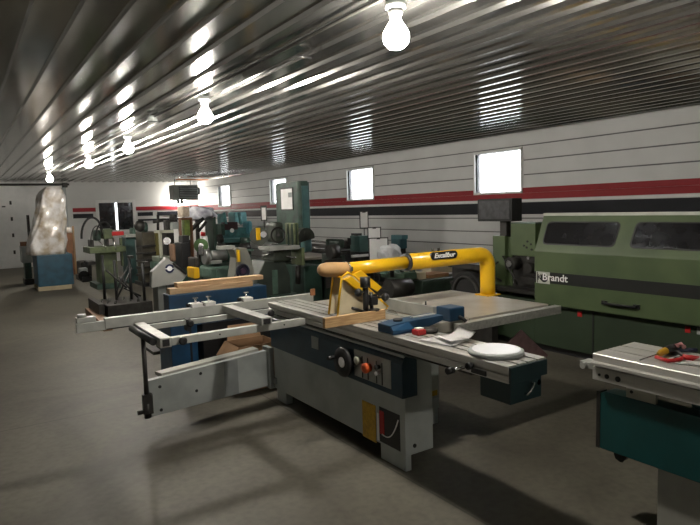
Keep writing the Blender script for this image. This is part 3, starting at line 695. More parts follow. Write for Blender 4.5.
# black stands with scissor braces on a low machine bed
K = thing('black_steel_stand', 'black steel stand with crossed braces on a low dark machine bed', 'stand', (2.15, 10.2, 0))
for p_, q_, yy in [((103.5, 255), (105, 300), 10.6), ((116, 260), (117, 303), 10.3), ((129.5, 258), (132, 303), 10.2), ((145, 263), (145, 306), 9.9)]:
    a2, b2 = at(*p_, y=yy), at(*q_, y=yy)
    obj('post', B().cyl((b2.x, yy, .16), (b2.x, yy, a2.z), .024), black, K)
t = B()
for p_, q_ in (((106, 270), (127, 288)), ((128, 266), (117, 290)), ((119, 277), (143, 303)), ((132, 268), (116, 300)), ((124, 288), (141, 296))):
    a2, b2 = at(*p_, y=10.35), at(*q_, y=10.2); t.cyl(a2, b2, .015, 10)
obj('cross_brace', t, black, K)
for l, tt, r, yy in ((127, 256, 134, 10.1), (141, 262, 149, 9.8)):
    obj('top_plate', pb(l, tt, r, tt+2.5, yy, .2), darkmetal, K)
obj('bed', pb(97, 304, 153, 314, 9.75, .9, .01, zbot=.02), darkmetal, K)
for i in range(6):
    xx = 1.75+i*.12; obj('bed_roller', B().cyl((xx, 9.85, .17+.02*(i % 3)), (xx+.16, 10.5, .22), .022, 10), steel if i % 3 == 0 else darkmetal, K)
obj('bed_side', B().box(1.72, 1.80, 9.7, 10.6, .1, .26), darkmetal, K)
obj('brown_rail', B().hexa([(1.66, 10.6, 0), (1.78, 10.6, 0), (1.72, 8.8, 0), (1.60, 8.8, 0), (1.66, 10.6, .10), (1.78, 10.6, .10), (1.72, 8.8, .10), (1.60, 8.8, .10)]), mat('brown_rail_wood', (.22, .13, .07), .6, var=.2), K)

# ================================================================== FAR LEFT
# blue crate with wrapped machine
cr = thing('blue_crate', 'large blue steel box on a pale wooden skid at the far left', 'box', (1.7, 14.8, 0))
obj('body', pb(33.5, 254.5, 73.5, 289, 14.6, .9, .02, zbot=.09), cratepaint, cr)
t = B(); x0 = at(38, 288, y=14.6).x; x1 = at(72, 288, y=14.6).x
for yy in (14.58, 14.95, 15.35): t.box(x0, x1, yy, yy+.12, 0, .09)
obj('skid', t, mat('skid_wood', (.45, .38, .25), .7), cr)
zt = at(53, 254.5, y=14.6).z
wr = thing('wrapped_machine', 'tall machine shrouded in crumpled clear plastic standing on the blue box', 'wrapped machine', (1.7, 15, zt))
# shroud: tapering crumpled loft
t2 = bmesh.new(); rings = []; n = 40
x0b = at(27, 256, y=15).x; x1b = at(65.5, 256, y=15).x
x0t = at(41, 189, y=15).x - .08; x1t = at(64, 189, y=15).x; ztop = at(53, 187, y=15).z
rnd = random.Random(3)
for k in range(15):
    u = k/14; z_ = zt+(ztop-zt)*u
    xa = x0b+(x0t+.08-x0b)*u; xb = x1b+(x1t-x1b)*u
    if u > .9: s_ = (u-.9)/.1*.10; xa += s_; xb -= s_
    if u < .14: xa += .04*(.14-u)/.14; 
    ring = []
    for i in range(n):
        ang = 2*PI*i/n; ca, sa = math.cos(ang), math.sin(ang)
        rx_ = (xb-xa)/2*(abs(ca)**.4)*math.copysign(1, ca); ry_ = (.42-.12*u)*(abs(sa)**.4)*math.copysign(1, sa)
        j = 1+.06*math.sin(ang*5+u*7)+.05*math.sin(ang*9-u*14)+rnd.uniform(-.045, .045)
        ring.append(t2.verts.new(((xa+xb)/2+rx_*j, 15.05+ry_*j, z_+(.03*math.sin(ang*5) if 0 < k < 14 else 0))))
    rings.append(ring)
for k in range(14):
    for i in range(n): f = t2.faces.new((rings[k][i], rings[k][(i+1) % n], rings[k+1][(i+1) % n], rings[k+1][i])); f.smooth = True
t2.faces.new(rings[0][::-1]); t2.faces.new(rings[-1])
bb = B(); bb._add(t2); obj('plastic_shroud', bb, wrapfilm, wr)
# grey-brown machine left of it
gm = thing('grey_column_machine', 'dark grey machine with a tall thin post, left of the wrapped machine', 'machine', (1.3, 16.2, 0))
obj('column', pb(28, 215, 31, 262, 16.2, .15), darkmetal, gm)
obj('head', pb(20, 246, 33, 263, 16.1, .5, .02), greypaint, gm)
obj('tray', pb(20, 242, 32, 247, 16.15, .3), brownwood, gm)
obj('stand', pb(24, 262, 32, 282, 16.3, .35, .01, zbot=.04), dgreen, gm)
obj('base', pb(23, 279, 35, 284, 16.2, .6, zbot=0), darkmetal, gm)
# brown shelving crate
bc = thing('brown_cabinet', 'brown wooden cabinet with bundles on it, right of the wrapped machine', 'cabinet', (2.8, 18, 0))
obj('body', pb(64, 233, 75, 275, 18, .6, .01, zbot=0), brownwood, bc)
obj('side_post', pb(73.5, 226, 75.5, 272, 17.9, .08, zbot=0), mat('tan_wood', (.25, .16, .08), .7), bc)
tag(obj('white_bundle', pb(64, 227, 72, 233, 18, .5, .05), wrapfilm), 'small white bundle lying on top of the brown cabinet', 'bundle')

# green moulder / tenoner
Gm = thing('green_shaper', 'light olive green machine with black hoses before the far window', 'machine', (2.7, 14, 0))
obj('pedestal', pb(96, 253, 118, 289, 13.9, .6, .015, zbot=.03), olive, Gm)
obj('base', pb(90, 284, 121, 291, 13.8, .9, zbot=0), dgreen, Gm)
obj('table', pb(83, 247, 126, 253, 13.7, .8, .01), olive, Gm)
obj('head', pb(100, 229, 113, 239, 13.9, .4, .02), olive, Gm)
obj('column', pb(104, 238, 109, 249, 14.0, .25), darkmetal, Gm)
obj('red_arm', pb(111, 231.5, 124, 235.5, 13.85, .12, .01), red, Gm)
obj('column', pb(88, 240, 94, 249, 14.1, .3), darkmetal, Gm)
obj('side_post', pb(120, 238, 123, 266, 13.9, .12), olive, Gm)
obj('motor', pb(92, 230, 101, 241, 14.1, .3, .04), dgreen, Gm)
def hose(pts, y_, r_): return B().tube([at(px, py, y=y_) for px, py in pts], r_, 8)
def arc(cx_, cy_, rx_, ry_, a0, a1, n=14): return [(cx_+rx_*math.cos(a0+(a1-a0)*i/n), cy_-ry_*math.sin(a0+(a1-a0)*i/n)) for i in range(n+1)]
obj('hose', hose(arc(92, 236, 10.5, 18.5, PI*1.05, .35), 14.0, .024), rubber, Gm)
obj('hose', hose(arc(104, 236, 8, 14, PI, .2), 13.95, .018), rubber, Gm)
obj('hose', hose(arc(97, 240, 6, 14, PI*1.1, .3), 13.8, .012), rubber, Gm)
obj('lever', B().cyl(at(98, 240, y=13.8), at(106, 249, y=13.7), .012), steel, Gm)
obj('lever', B().cyl(at(113, 238, y=13.8), at(116, 250, y=13.7), .02), steel, Gm)
obj('shelf', pb(82, 268, 97, 273, 14, .5, zbot=0) if False else pb(84, 262, 96, 265, 14, .5), darkmetal, Gm)
# dark junk between
jm = thing('dark_floor_machine', 'low dark machine on the floor left of the olive green pedestal', 'machine', (2.2, 16.5, 0))
obj('body', pb(77, 262, 92, 279, 16, .7, .03, zbot=.1), darkmetal, jm)
obj('motor', pb(78, 268, 88, 274, 15.8, .2, .03), greypaint, jm)
obj('wheel', B().cyl(at(84, 276, y=15.9), at(84, 276, y=15.75), .13), rubber, jm)
obj('base', pb(76, 277, 92, 281, 15.7, 1., zbot=0), black, jm)
# far cabinets
tcb = thing('teal_cabinet', 'dark teal cabinet with a pale right edge, right of the olive machine', 'cabinet', (3.2, 14.6, 0))
obj('body', pb(122, 237, 137, 272, 14.5, .4, .03, zbot=0), mat('deep_teal', (.03, .075, .07), .5, var=.3), tcb)
obj('edge_trim', pb(135.5, 240, 138, 266, 14.45, .06), greypaint, tcb)
obj('top', pb(121, 234.5, 137, 237.5, 14.4, .5, .01), alu_paint, tcb)
lb_ = thing('brown_lathe_machine', 'tall brown and olive machine with stacked ledges before the far wall', 'machine', (3.4, 13, 0))
obj('body', pb(137, 232, 161, 285, 13.7, .6, .02, zbot=.04), mat('umber_paint', (.075, .065, .04), .55, dirt=(.035, .03, .022), scale=4), lb_)
t = B()
for k in range(5): pb(136, 245+k*7, 162, 247+k*7, 13.64, .06, bld=t)
obj('ledge', t, darkmetal, lb_)
obj('corner_post', pb(155, 231, 160, 258, 13.6, .1, .01), mat('mustard_paint', (.14, .12, .03), .5), lb_)
obj('head', pb(139, 222, 149, 232.5, 13.8, .4, .08), dgreen, lb_)
obj('motor', B().sph(at(140, 226, y=13.9), .13), darkmetal, lb_)
obj('handle', B().cyl(at(158, 233, y=13.9), at(158, 215, y=13.9), .03).cyl(at(153, 222, y=13.9), at(166, 220, y=13.9), .035), darkmetal, lb_)
obj('base', pb(135, 283, 162, 288, 13.55, .8, zbot=0), black, lb_)
gcm = thing('grey_framed_machine', 'grey framed cabinet with an open dark bay, beside the brown machine', 'machine', (3.8, 12.7, 0))
obj('frame', pb(159, 231, 162.5, 262, 12.5, .1).box(at(159, 231, y=12.5).x, at(178, 231, y=12.5).x, 12.5, 12.9, at(165, 233, y=12.5).z, at(165, 230.5, y=12.5).z), creampaint, gcm)
obj('bay', pb(162, 233, 178, 258, 12.6, .4, .01), darkmetal, gcm)
obj('gear', B().cyl(at(167, 241, y=12.58), at(167, 241, y=12.5), .08).box(3.75, 3.85, 12.52, 12.6, .95, 1.0), steel, gcm)
obj('bed', pb(152, 257, 177, 262, 12.3, .6, .01), mat('pale_sage', (.22, .25, .2), .5), gcm)
obj('lower_bed', pb(150, 263, 172, 270, 12.2, .6, .02), sage, gcm)
obj('pedestal', pb(152, 269, 170, 292, 12.4, .5, .02, zbot=0), dgreen, gcm)
obj('clamp_block', pb(163, 220, 176, 231, 12.7, .25, .03), darkmetal, gcm)
obj('side_sheet', pb(174, 229, 178.5, 245, 12.45, .02), paper, gcm)
obj('grey_hood', pb(168, 222, 181, 231, 12.6, .25, .04), greypaint, gcm)

# black box / monitor cluster
mo = thing('black_control_cabinet', 'black control box under a smaller black screen, in front of the wrapped green machine', 'control box', (3.3, 10.2, 0))
obj('cabinet', pb(175, 243, 190.5, 268, 10, .4, .01), black, mo)
obj('screen', pb(179, 235.5, 189.5, 243, 10.05, .2, .01), black, mo)
obj('stand', pb(178, 267, 190, 300, 10.05, .35, zbot=0), dgreen, mo)
obj('copper_guard', pb(169, 244, 176, 262, 10.1, .2, .03), mat('copper_brown', (.22, .13, .08), .5), mo)
# electric motor casting group with yellow box
ya_ = thing('yellow_motor_unit', 'small machine with a yellow motor housing behind the stacked boards', 'machine', (3.0, 8.3, 0))
obj('motor', pb(187, 268, 200, 279, 8.0, .3, .02), yellow, ya_)
obj('gearbox', pb(188, 258, 200, 268, 8.1, .3, .02), darkmetal, ya_)
obj('pedestal', pb(189, 278, 199, 300, 8.1, .3, .01, zbot=0), dgreen, ya_)
# green lathe headstock group
gl = thing('green_lathe', 'sage green lathe with rounded covers and a steel spindle behind the boards', 'lathe', (3.3, 9, 0))
obj('bed', pb(199, 267, 232, 279, 8.7, .5, .04), sage, gl)
obj('cover', pb(216, 268, 231, 281, 8.6, .1, .04), sage, gl)
obj('headstock', pb(200, 252, 232, 264, 9.0, .5, .05), dgreen, gl)
obj('spindle', B().cyl(at(208, 257, y=8.9), at(226, 255, y=8.9), .085).cyl(at(204, 257, y=8.9), at(209, 257, y=8.9), .12), mat('dull_steel', (.25, .25, .24), .4, .7), gl)
obj('tool_post', pb(198, 246, 204, 256, 8.9, .2, .02), steel, gl)
obj('pedestal', pb(203, 278, 234, 300, 8.8, .4, .02, zbot=0), dgreen, gl)
obj('chip_tray', pb(204, 261, 222, 264, 8.75, .3), alu_paint, gl)
# green glazed column & wrapped machine
wg = thing('wrapped_green_machine', 'dark green upright machine with clear plastic film draped over its top', 'machine', (4.2, 12, 0))
obj('post', pb(196, 216, 200, 262, 12, .12), darkmetal, wg)
obj('post', pb(205.5, 216, 217, 262, 12, .5, .02), mat('bottle_green', (.02, .045, .03), .45, var=.3), wg)
obj('strut', B().cyl(at(189, 232, y=11.95), at(203, 218, y=11.95), .045).cyl(at(198, 232, y=11.95), at(206, 222, y=11.95), .03), darkmetal, wg)
obj('base', pb(190, 258, 217, 296, 12.1, .8, .03, zbot=0), dgreen, wg)
obj('pulley', B().cyl(at(201, 245.5, y=11.9), at(201, 245.5, y=11.75), .145, 28), mat('leaf_green', (.07, .17, .04), .45), wg)
obj('pulley_hub', B().cyl(at(201, 245.5, y=11.76), at(201, 245.5, y=11.7), .05), steel, wg)
obj('white_guard', B().cyl(at(205, 236, y=11.85), at(208, 254, y=11.85), .045), paper, wg)
obj('red_fitting', B().cyl(at(203, 232, y=11.85), at(203, 236, y=11.85), .05), red, wg)
def blob(px0, py0, px1, py1, y_, dy, seed, m, name, par):
    a2, b2 = at(px0, py0, y=y_), at(px1, py1, y=y_); cx_, cz_ = (a2.x+b2.x)/2, (a2.z+b2.z)/2; rx_, rz_ = (b2.x-a2.x)/2, (a2.z-b2.z)/2
    t3 = bmesh.new(); bmesh.ops.create_icosphere(t3, subdivisions=4, radius=1); rn = random.Random(seed); k = [rn.uniform(3, 9) for _ in range(6)]
    for v in t3.verts:
        q_ = v.co.copy(); j = 1+.10*math.sin(q_.x*k[0]+q_.z*k[1])+.09*math.sin(q_.y*k[2]+q_.x*k[3])+.06*math.sin(q_.z*k[4]*2+q_.x*k[5]*2)
        e_ = .7; f_ = lambda w: math.copysign(abs(w)**e_, w)
        v.co = Vector((cx_+f_(q_.x)*rx_*j, y_+dy+f_(q_.y)*dy*j, cz_+f_(q_.z)*rz_*j))
    for f in t3.faces: f.smooth = True
    bb2 = B(); bb2._add(t3); return obj(name, bb2, m, par)
film = mat('shiny_film', (.82, .82, .88), .16, var=.3, scale=6, bump=1., dirt=(.40, .40, .48), coat=.6)
blob(189, 206.5, 219, 219.5, 11.9, .3, 4, film, 'plastic_film', wg)
yg = thing('pale_green_upright', 'yellow-green glazed upright panel in a wooden frame, left of the film-draped machine', 'machine', (3.7, 11.5, 0))
obj('panel', pb(182, 220, 190, 236, 11.5, .15), mat('moss_green', (.14, .20, .04), .5, var=.35, scale=8), yg)
obj('frame', pb(179.5, 218, 182, 262, 11.45, .15).box(at(182, 219, y=11.45).x, at(191, 219, y=11.45).x, 11.45, 11.6, at(186, 220, y=11.45).z, at(186, 217.5, y=11.45).z), mat('red_brown_wood', (.12, .05, .02), .6), yg)
obj('frame_side', pb(190, 217.5, 193.5, 262, 11.42, .15, zbot=0), mat('red_brown_wood', (.12, .05, .02), .6), yg)
obj('lower_body', pb(180, 240, 192, 290, 11.6, .3, zbot=0), darkmetal, yg)
tag(obj('paper_bundle', pb(177, 206, 190, 217, 11.5, .35, .04), mat('tan_paper', (.5, .42, .33), .8, var=.3, scale=12)), 'crumpled tan paper bundle on top of the glazed upright', 'bundle')

# heater
Hh = thing('unit_heater', 'grey louvred unit heater hanging from the ceiling at the far end', 'heater', (6.4, 19.5, 2.05))
ha, hb = at(168.5, 185, y=19.5), at(198.5, 199.5, y=19.5); hm = at(178.5, 190, y=19.5).x
ha.x = at(168.5, 185, y=20.0).x
obj('housing', B().box(ha.x, hb.x, 19.5, 20.0, hb.z, ha.z, .01), mat('heater_grey', (.22,.24,.22), .45), Hh)
t = B()
nl = 7
for k in range(nl):
    z_ = hb.z+.05+k*(ha.z-hb.z-.08)/nl; t.hexa([(hm+.03, 19.44, z_), (hb.x-.04, 19.44, z_), (hb.x-.04, 19.50, z_+.03), (hm+.03, 19.50, z_+.03), (hm+.03, 19.44, z_+.012), (hb.x-.04, 19.44, z_+.012), (hb.x-.04, 19.50, z_+.045), (hm+.03, 19.50, z_+.045)])
obj('louvre', t, greypaint, Hh)
obj('louvre_recess', B().box(hm+.02, hb.x-.03, 19.492, 19.502, hb.z+.03, ha.z-.03), black, Hh)
for xx in (ha.x+.15, hb.x-.15): obj('hanger_rod', B().cyl((xx, 19.8, ha.z), (xx, 19.8, ZC-.02), .012), darkmetal, Hh)
obj('fan_guard', B().cyl((hb.x, 19.75, (ha.z+hb.z)/2+.05), (hb.x+.12, 19.75, (ha.z+hb.z)/2+.05), .12), darkmetal, Hh)
obj('bracket_leg', B().box(ha.x+.15, ha.x+.22, 19.6, 19.7, hb.z-.12, hb.z).box(hm+.1, hm+.17, 19.6, 19.7, hb.z-.12, hb.z), darkmetal, Hh)
t = B(); ca = at(176, 181.5, y=19.3)
t.tube([(ca.x, 19.3, 2.725), (hb.x+.3, 19.3, 2.725)], .022, 10).tube([(ca.x+.1, 19.3, 2.70), (ca.x+.1, 19.3, ZC-.02)], .01, 8)
tag(obj('copper_pipe', t, mat('copper', (.6, .22, .10), .35, .8)), 'copper pipe running along the ceiling above the heater', 'pipe')

# ================================================================== TEAL MACHINES ALONG RIGHT WALL
Tm = thing('teal_moulder', 'pale teal machine with a dark red panel, under the farthest side windows', 'machine', (6.6, 16, 0))
obj('upper_housing', pb(228, 212, 247, 223, 16, .5, .04), mat('pale_teal', (.16, .38, .40), .4, var=.3, scale=5), Tm)
obj('upper_housing', pb(217, 214, 226, 228, 16, .5, .04), tealp, Tm)
obj('motor', pb(242, 221, 253, 235, 15.6, .5, .08), mat('mid_teal', (.09, .27, .32), .4, var=.2), Tm)
obj('dark_panel', pb(221, 222, 238, 230, 15.7, .2, .02), mat('maroon_dark', (.03, .01, .012), .4), Tm)
obj('white_dial', B().cyl(at(232, 230.5, y=15.69), at(232, 230.5, y=15.6), .06), paper, Tm)
obj('frame', pb(216, 228, 250, 241, 15.8, .6, .03), tealp, Tm)
obj('table', pb(214, 239, 252, 242.5, 15.2, .8, .01), mat('teal_table', (.08, .2, .19), .35, .2), Tm)
obj('base', pb(218, 243, 250, 262, 15.6, .8, .03, zbot=0), dgreen, Tm)
for px in (224, 239): obj('arm', B().cyl(at(px, 213, y=15.9), at(px+2, 224, y=15.7), .045), tealp, Tm)
# white curved casting
Wc = thing('grey_curved_casting', 'pale grey curved machine casting with a dark hand wheel, behind the boards', 'machine', (3.6, 8.8, 0))
cv = [(234, 250), (236, 248), (247, 248), (251, 258), (254, 270), (254.5, 284), (233, 284), (236, 268), (237, 258)]
P2 = [(at(px, py, y=7.4).x, at(px, py, y=7.4).z) for px, py in cv]
obj('casting', B().prism(P2, 'y', 7.4, 7.65, .01), mat('stone_grey', (.20,.20,.175), .5, var=.15), Wc)
q = at(242, 271, y=7.4)
obj('hand_wheel', B().torus((q.x, 7.37, q.z), (0, 1, 0), .085, .018).cyl((q.x, 7.40, q.z), (q.x, 7.38, q.z), .08), mat('navy_dark', (.015, .015, .03), .4), Wc)
obj('wheel_hub', B().cyl((q.x, 7.40, q.z), (q.x, 7.35, q.z), .035), mat('plum', (.06, .03, .06), .4), Wc)
obj('yellow_chain_guard', pb(236.5, 250, 240, 262, 7.34, .05), yellow, Wc)
obj('pedestal', pb(233, 282, 253, 300, 7.35, .3, .01, zbot=0), mat('shop_grey', (.13, .14, .13), .5), Wc)
obj('table', pb(216, 246, 235, 249.5, 7.5, .15), alu_paint, Wc)
tag(obj('steel_table_leaf', pb(261, 246.5, 276, 249, 8.0, .2), alu_paint), 'thin pale table leaf between the curved casting and the olive column', 'table') if False else None

# further machines in the rows behind
def row_machine(name, label, l, t_, r, b_, y_, m, m2, mid, head, grp=None):
    o_ = thing(name, label, 'machine', (at((l+r)/2, b_, y=y_).x, y_+.3, 0), grp)
    obj('cabinet', pb(l, mid, r, b_, y_, .6, .02, zbot=0), m, o_)
    obj('table', pb(l-2, mid-2.5, r+2, mid, y_-.1, .8, .01), alu_paint if m2 is steel else m2, o_)
    obj('head', pb(head[0], t_, head[1], head[2], y_+.1, .4, .05), m, o_)
    obj('column', pb((head[0]+head[1])/2-2, head[2]-1, (head[0]+head[1])/2+2, mid-2, y_+.2, .25, .01), m2, o_)
    obj('motor', B().cyl(at(head[0]+1, head[2]+3, y=y_+.05), at(head[1]-1, head[2]+2, y=y_+.05), .11), darkmetal, o_)
    obj('door', pb(l+3, mid+3, r-3, b_-3, y_-.012, .02, .003), m2, o_)
row_machine('spindle_moulder', 'sage machine in the back row between the teal cabinet and the brown machine', 126, 228, 140, 268, 18.2, sage, dgreen, 244, (129, 136, 236))
row_machine('boring_machine', 'dark machine in the back row behind the black control box', 165, 214, 182, 268, 16.5, darkmetal, sage, 240, (169, 178, 228))
row_machine('shaping_machine', 'dark green machine between the film-draped machine and the teal moulder', 216, 224, 226, 264, 13.6, dgreen, darkmetal, 247, (217, 223, 236))
row_machine('drill_press', 'grey green machine low behind the pale casting', 234, 238, 252, 270, 11.0, dgreen, sage, 252, (240, 250, 246))
row_machine('sanding_machine', 'dark green machine under the wall stripes right of the band saw', 322, 240, 346, 290, 7.5, mat('night_green', (.02, .035, .026), .5), darkmetal, 256, (328, 338, 249))

# ================================================================== BIG GREEN BANDSAW
Y0 = 8.6
nc = at(298, 182, y=Y0); fc = at(309.5, 183, y=Y0); bk = at(274, 186, x=nc.x)
Bs = thing('tall_band_saw', 'tall dark green band saw column with a white sheet taped to it', 'band saw', (nc.x+.2, 9.2, 0))
ztp = nc.z
def col_prof(x0, x1, y0, y1, r, n=6):
    out = []
    for (cx_, cy_, a0) in ((x1-r, y1-r, 0), (x0+r, y1-r, PI/2), (x0+r, y0+r, PI), (x1-r, y0+r, 1.5*PI)):
        for i in range(n+1): u = a0+PI/2*i/n; out.append((cx_+r*math.cos(u), cy_+r*math.sin(u)))
    return out
colx1 = fc.x+.02
obj('upper_housing', B().prism(col_prof(nc.x, colx1, Y0, bk.y, .07), 'z', 1.0, ztp), dgreen, Bs)
obj('top_cap', B().prism(col_prof(nc.x+.02, colx1-.02, Y0+.02, bk.y-.02, .06), 'z', ztp, ztp+.02), dgreen, Bs)
obj('front_cover', B().box(nc.x+.06, colx1-.05, Y0-.01, Y0+.005, 1.02, ztp-.06, .004), mat('dusty_teal', (.07, .16, .16), .4, var=.2), Bs)
obj('column', B().box(nc.x+.05, colx1, Y0+.3, bk.y, .3, 1.05, .02), dgreen, Bs)
obj('lower_housing', B().box(nc.x-.1, colx1+.2, Y0-.05, bk.y+.1, .06, .80, .03), mat('deep_green', (.025, .055, .042), .45, var=.35, scale=4), Bs)
obj('base', B().box(nc.x-.2, colx1+.3, Y0-.1, bk.y+.2, 0, .07), darkmetal, Bs)
obj('saw_table', B().box(nc.x-.2, colx1+.45, Y0-.15, bk.y, .80, .84, .005), iron, Bs)
# wheel cover half-disc at right front
q = at(306, 236, y=Y0-.2)
t = B(); half = [(q.x+.155*math.cos(u), q.z-.02+.155*math.sin(u)) for u in [PI*i/16*1.15 - .15 for i in range(18)]]
t.prism(half, 'y', Y0-.22, Y0-.05, .006); obj('wheel_cover', t, mat('blackish_green', (.03, .035, .028), .4), Bs)
obj('cover_slot', B().torus((q.x+.01, Y0-.22, q.z+.02), (0, 1, 0), .06, .006), darkmetal, Bs)
obj('teal_foot', pb(300, 236, 312, 252, Y0-.1, .15, .02), mat('dusty_teal', (.07, .16, .16), .4, var=.2), Bs)
obj('side_bolt', B().cyl(at(305, 282, y=Y0-.06), at(305, 282, y=Y0-.1), .04), black, Bs)
# taped sheet on the left face
def lfq(px, py): return at(px, py, x=nc.x)
s0_, s1_ = lfq(281.5, 188), lfq(293.5, 209)
fr = thing('taped_sheet', 'white sheet in a black frame on the band saw column', 'sheet', (nc.x-.01, (s0_.y+s1_.y)/2, s1_.z))
obj('backing', B().box(nc.x-.012, nc.x-.001, s1_.y-.01, s0_.y+.03, s1_.z-.02, s0_.z+.0), black, fr)
obj('page', B().box(nc.x-.016, nc.x-.011, s1_.y+.01, s0_.y, s1_.z, s0_.z-.025), paper, fr)
obj('picture', B().box(nc.x-.018, nc.x-.015, s1_.y+.01, s1_.y+.14, s0_.z-.17, s0_.z-.09), greypaint, fr)

# olive head machine in front of the band saw
Om = thing('olive_milling_machine', 'old olive green machine with a grinding wheel head, in front of the band saw', 'machine', (4.0, 8, 0))
yo = 7.9
obj('column', pb(285, 223, 299, 251, yo, .3, .02), mat('olive_light', (.14, .17, .08), .5, dirt=(.08, .10, .05), scale=8), Om)
t = B()
for px in (287.5, 291.5, 295.5): pb(px, 224, px+1.2, 250, yo-.02, .03, bld=t)
obj('column_rib', t, dgreen, Om)
obj('knee', pb(291, 248, 305, 266, yo-.1, .35, .015), mat('olive_light', (.14, .17, .08), .5), Om)
obj('head_casting', pb(265, 222, 284, 243, yo, .35, .06), mat('murky_green', (.042,.052,.036), .5, dirt=(.015,.02,.014), scale=9), Om)
obj('wheel_hood', B().cyl(at(259, 236, y=yo), at(259, 236, y=yo-.12), .135, 32), mat('murky_green', (.042,.052,.036), .5), Om)
obj('yellow_label', pb(256, 228, 260.5, 240, yo-.16, .03), yellow, Om)
obj('spindle_nut', B().cyl(at(263.5, 234.5, y=yo-.12), at(263.5, 234.5, y=yo-.18), .045), steel, Om)
obj('handwheel', B().torus(at(278, 235, y=yo-.08), (0, 1, 0), .11, .014).cyl(at(278, 235, y=yo), at(278, 235, y=yo-.1), .03), darkmetal, Om)
obj('cross_table', pb(258, 246.5, 300, 250.5, yo-.15, .4, .008), alu_paint, Om)
obj('slide', pb(262, 251, 292, 262, yo-.05, .4, .03), mat('murky_green', (.042,.052,.036), .5), Om)
P2 = [(at(px, py, y=yo).x, at(px, py, y=yo).z) for px, py in ((265, 261), (285, 261), (290, 276), (292, 299), (250, 299), (258, 276))]
P2[3] = (P2[3][0], .03); P2[4] = (P2[4][0], .03)
obj('pedestal', B().prism(P2, 'y', yo, yo+.45, .015), mat('grey_green', (.04,.052,.042), .5, dirt=(.02,.027,.023), scale=4), Om)
obj('pedestal_door', pb(272, 270, 278, 294, yo-.01, .02, .003), sage, Om)
obj('knee_screw', B().cyl(at(298, 266, y=yo), at(298, 284, y=yo), .04), darkmetal, Om)
obj('base', pb(250, 296, 298, 300, yo-.1, .8, zbot=0), dgreen, Om)
obj('lever', B().cyl(at(262, 256, y=yo-.1), at(275, 252, y=yo-.1), .014), steel, Om)
obj('lever', B().cyl(at(286, 256, y=yo-.12), at(296, 258, y=yo-.2), .012), steel, Om)
obj('lower_cabinet', pb(292, 266, 322, 300, yo+.05, .4, .02, zbot=0), mat('deep_green', (.025, .055, .042), .45), Om)
# pale steel rods / long dark bench by wall
Lb = thing('long_dark_bench', 'long low dark bench machine with steel bars below the right wall', 'machine', (6.2, 10.5, 0))
obj('bench', B().box(5.9, 6.7, 9.3, 12.2, .15, .80, .01), black, Lb)
obj('bench_top', B().box(5.85, 6.8, 9.25, 12.4, .80, .84), darkmetal, Lb)
obj('steel_bar', B().cyl((5.87, 9.3, .86), (6.0, 12.3, .86), .022), steel, Lb)
obj('steel_bar', B().cyl((6.1, 9.5, .97), (6.2, 11.9, .97), .02).cyl((6.12, 9.7, .84), (6.12, 9.7, .97), .02).cyl((6.18, 11.6, .84), (6.18, 11.6, .97), .02), steel, Lb)
obj('plinth', B().box(5.95, 6.65, 9.35, 12.1, 0, .15), darkmetal, Lb)
obj('motor_block', B().box(6.3, 6.7, 9.6, 10.1, .84, 1.0, .03), darkmetal, Lb)
# electrics box with clipboard
Eb = thing('green_electrics_box', 'dark green electrics box on a stand beside the clipboards', 'electrics box', (5.9, 8.7, 0))
ye = 8.55
obj('housing', pb(350, 236, 369, 253, ye, .3, .01), mat('slate_green', (.05,.11,.10), .45, var=.2), Eb)
obj('top_lid', pb(351, 233.5, 362, 236.5, ye+.1, .2, .005), darkmetal, Eb)
obj('lower_rail', pb(350, 252, 369, 256, ye-.02, .3), black, Eb)
obj('side_knob', pb(347.5, 238, 350, 245, ye+.1, .1), black, Eb)
obj('white_strip', pb(351, 254.5, 369, 257, ye-.04, .05), paper, Eb)
obj('stand', pb(353, 257, 366, 285, ye+.05, .15, zbot=0), darkmetal, Eb)

def clip(label, l, t_, r, b_, y_, rod=None, group='white clipboards among the machines'):
    a2, b2 = at(l, t_, y=y_), at(r, b_, y=y_); z1 = (a2.z+at(r, t_, y=y_).z)/2; z0 = (b2.z+at(l, b_, y=y_).z)/2
    th_ = thing('clipboard', label, 'clipboard', ((a2.x+b2.x)/2, y_, z0 if not rod else 0), group)
    obj('board', B().box(a2.x, b2.x, y_, y_+.008, z0, z1), black, th_)
    e = .018
    obj('page', B().box(a2.x+e, b2.x-e, y_-.003, y_+.001, z0+e, z1-e), paper, th_)
    obj('clip', B().box((a2.x+b2.x)/2-.03, (a2.x+b2.x)/2+.03, y_-.008, y_, z1-.03, z1-.005), darkmetal, th_)
    if rod: xx = (a2.x+b2.x)/2; obj('rod', B().cyl((xx, y_+.016, rod), (xx, y_+.016, z0+.1), .008), darkmetal, th_)
    th_.rotation_euler = (0, 0, -.45)
    return th_
clip('narrow clipboard on a thin rod above the dark green electrics box', 360, 211, 368, 228.5, ye+.1, at(360, 235.5, y=ye+.1).z)
clip('small clipboard right of the dark green electrics box', 368.5, 227, 380, 239.5, ye-.25, .01)
clip('largest clipboard, standing low just above the yellow pipe', 370, 237.5, 387, 262, 8.0, .01)
clip('clipboard on a rod beside the teal motor, left of the band saw', 260.5, 205.5, 267, 221, 7.9, 1.17)
clip('clipboard fixed near the film-draped machine at the far left of the band saw', 210, 206, 214, 212, 12.6, 1.4) if False else None
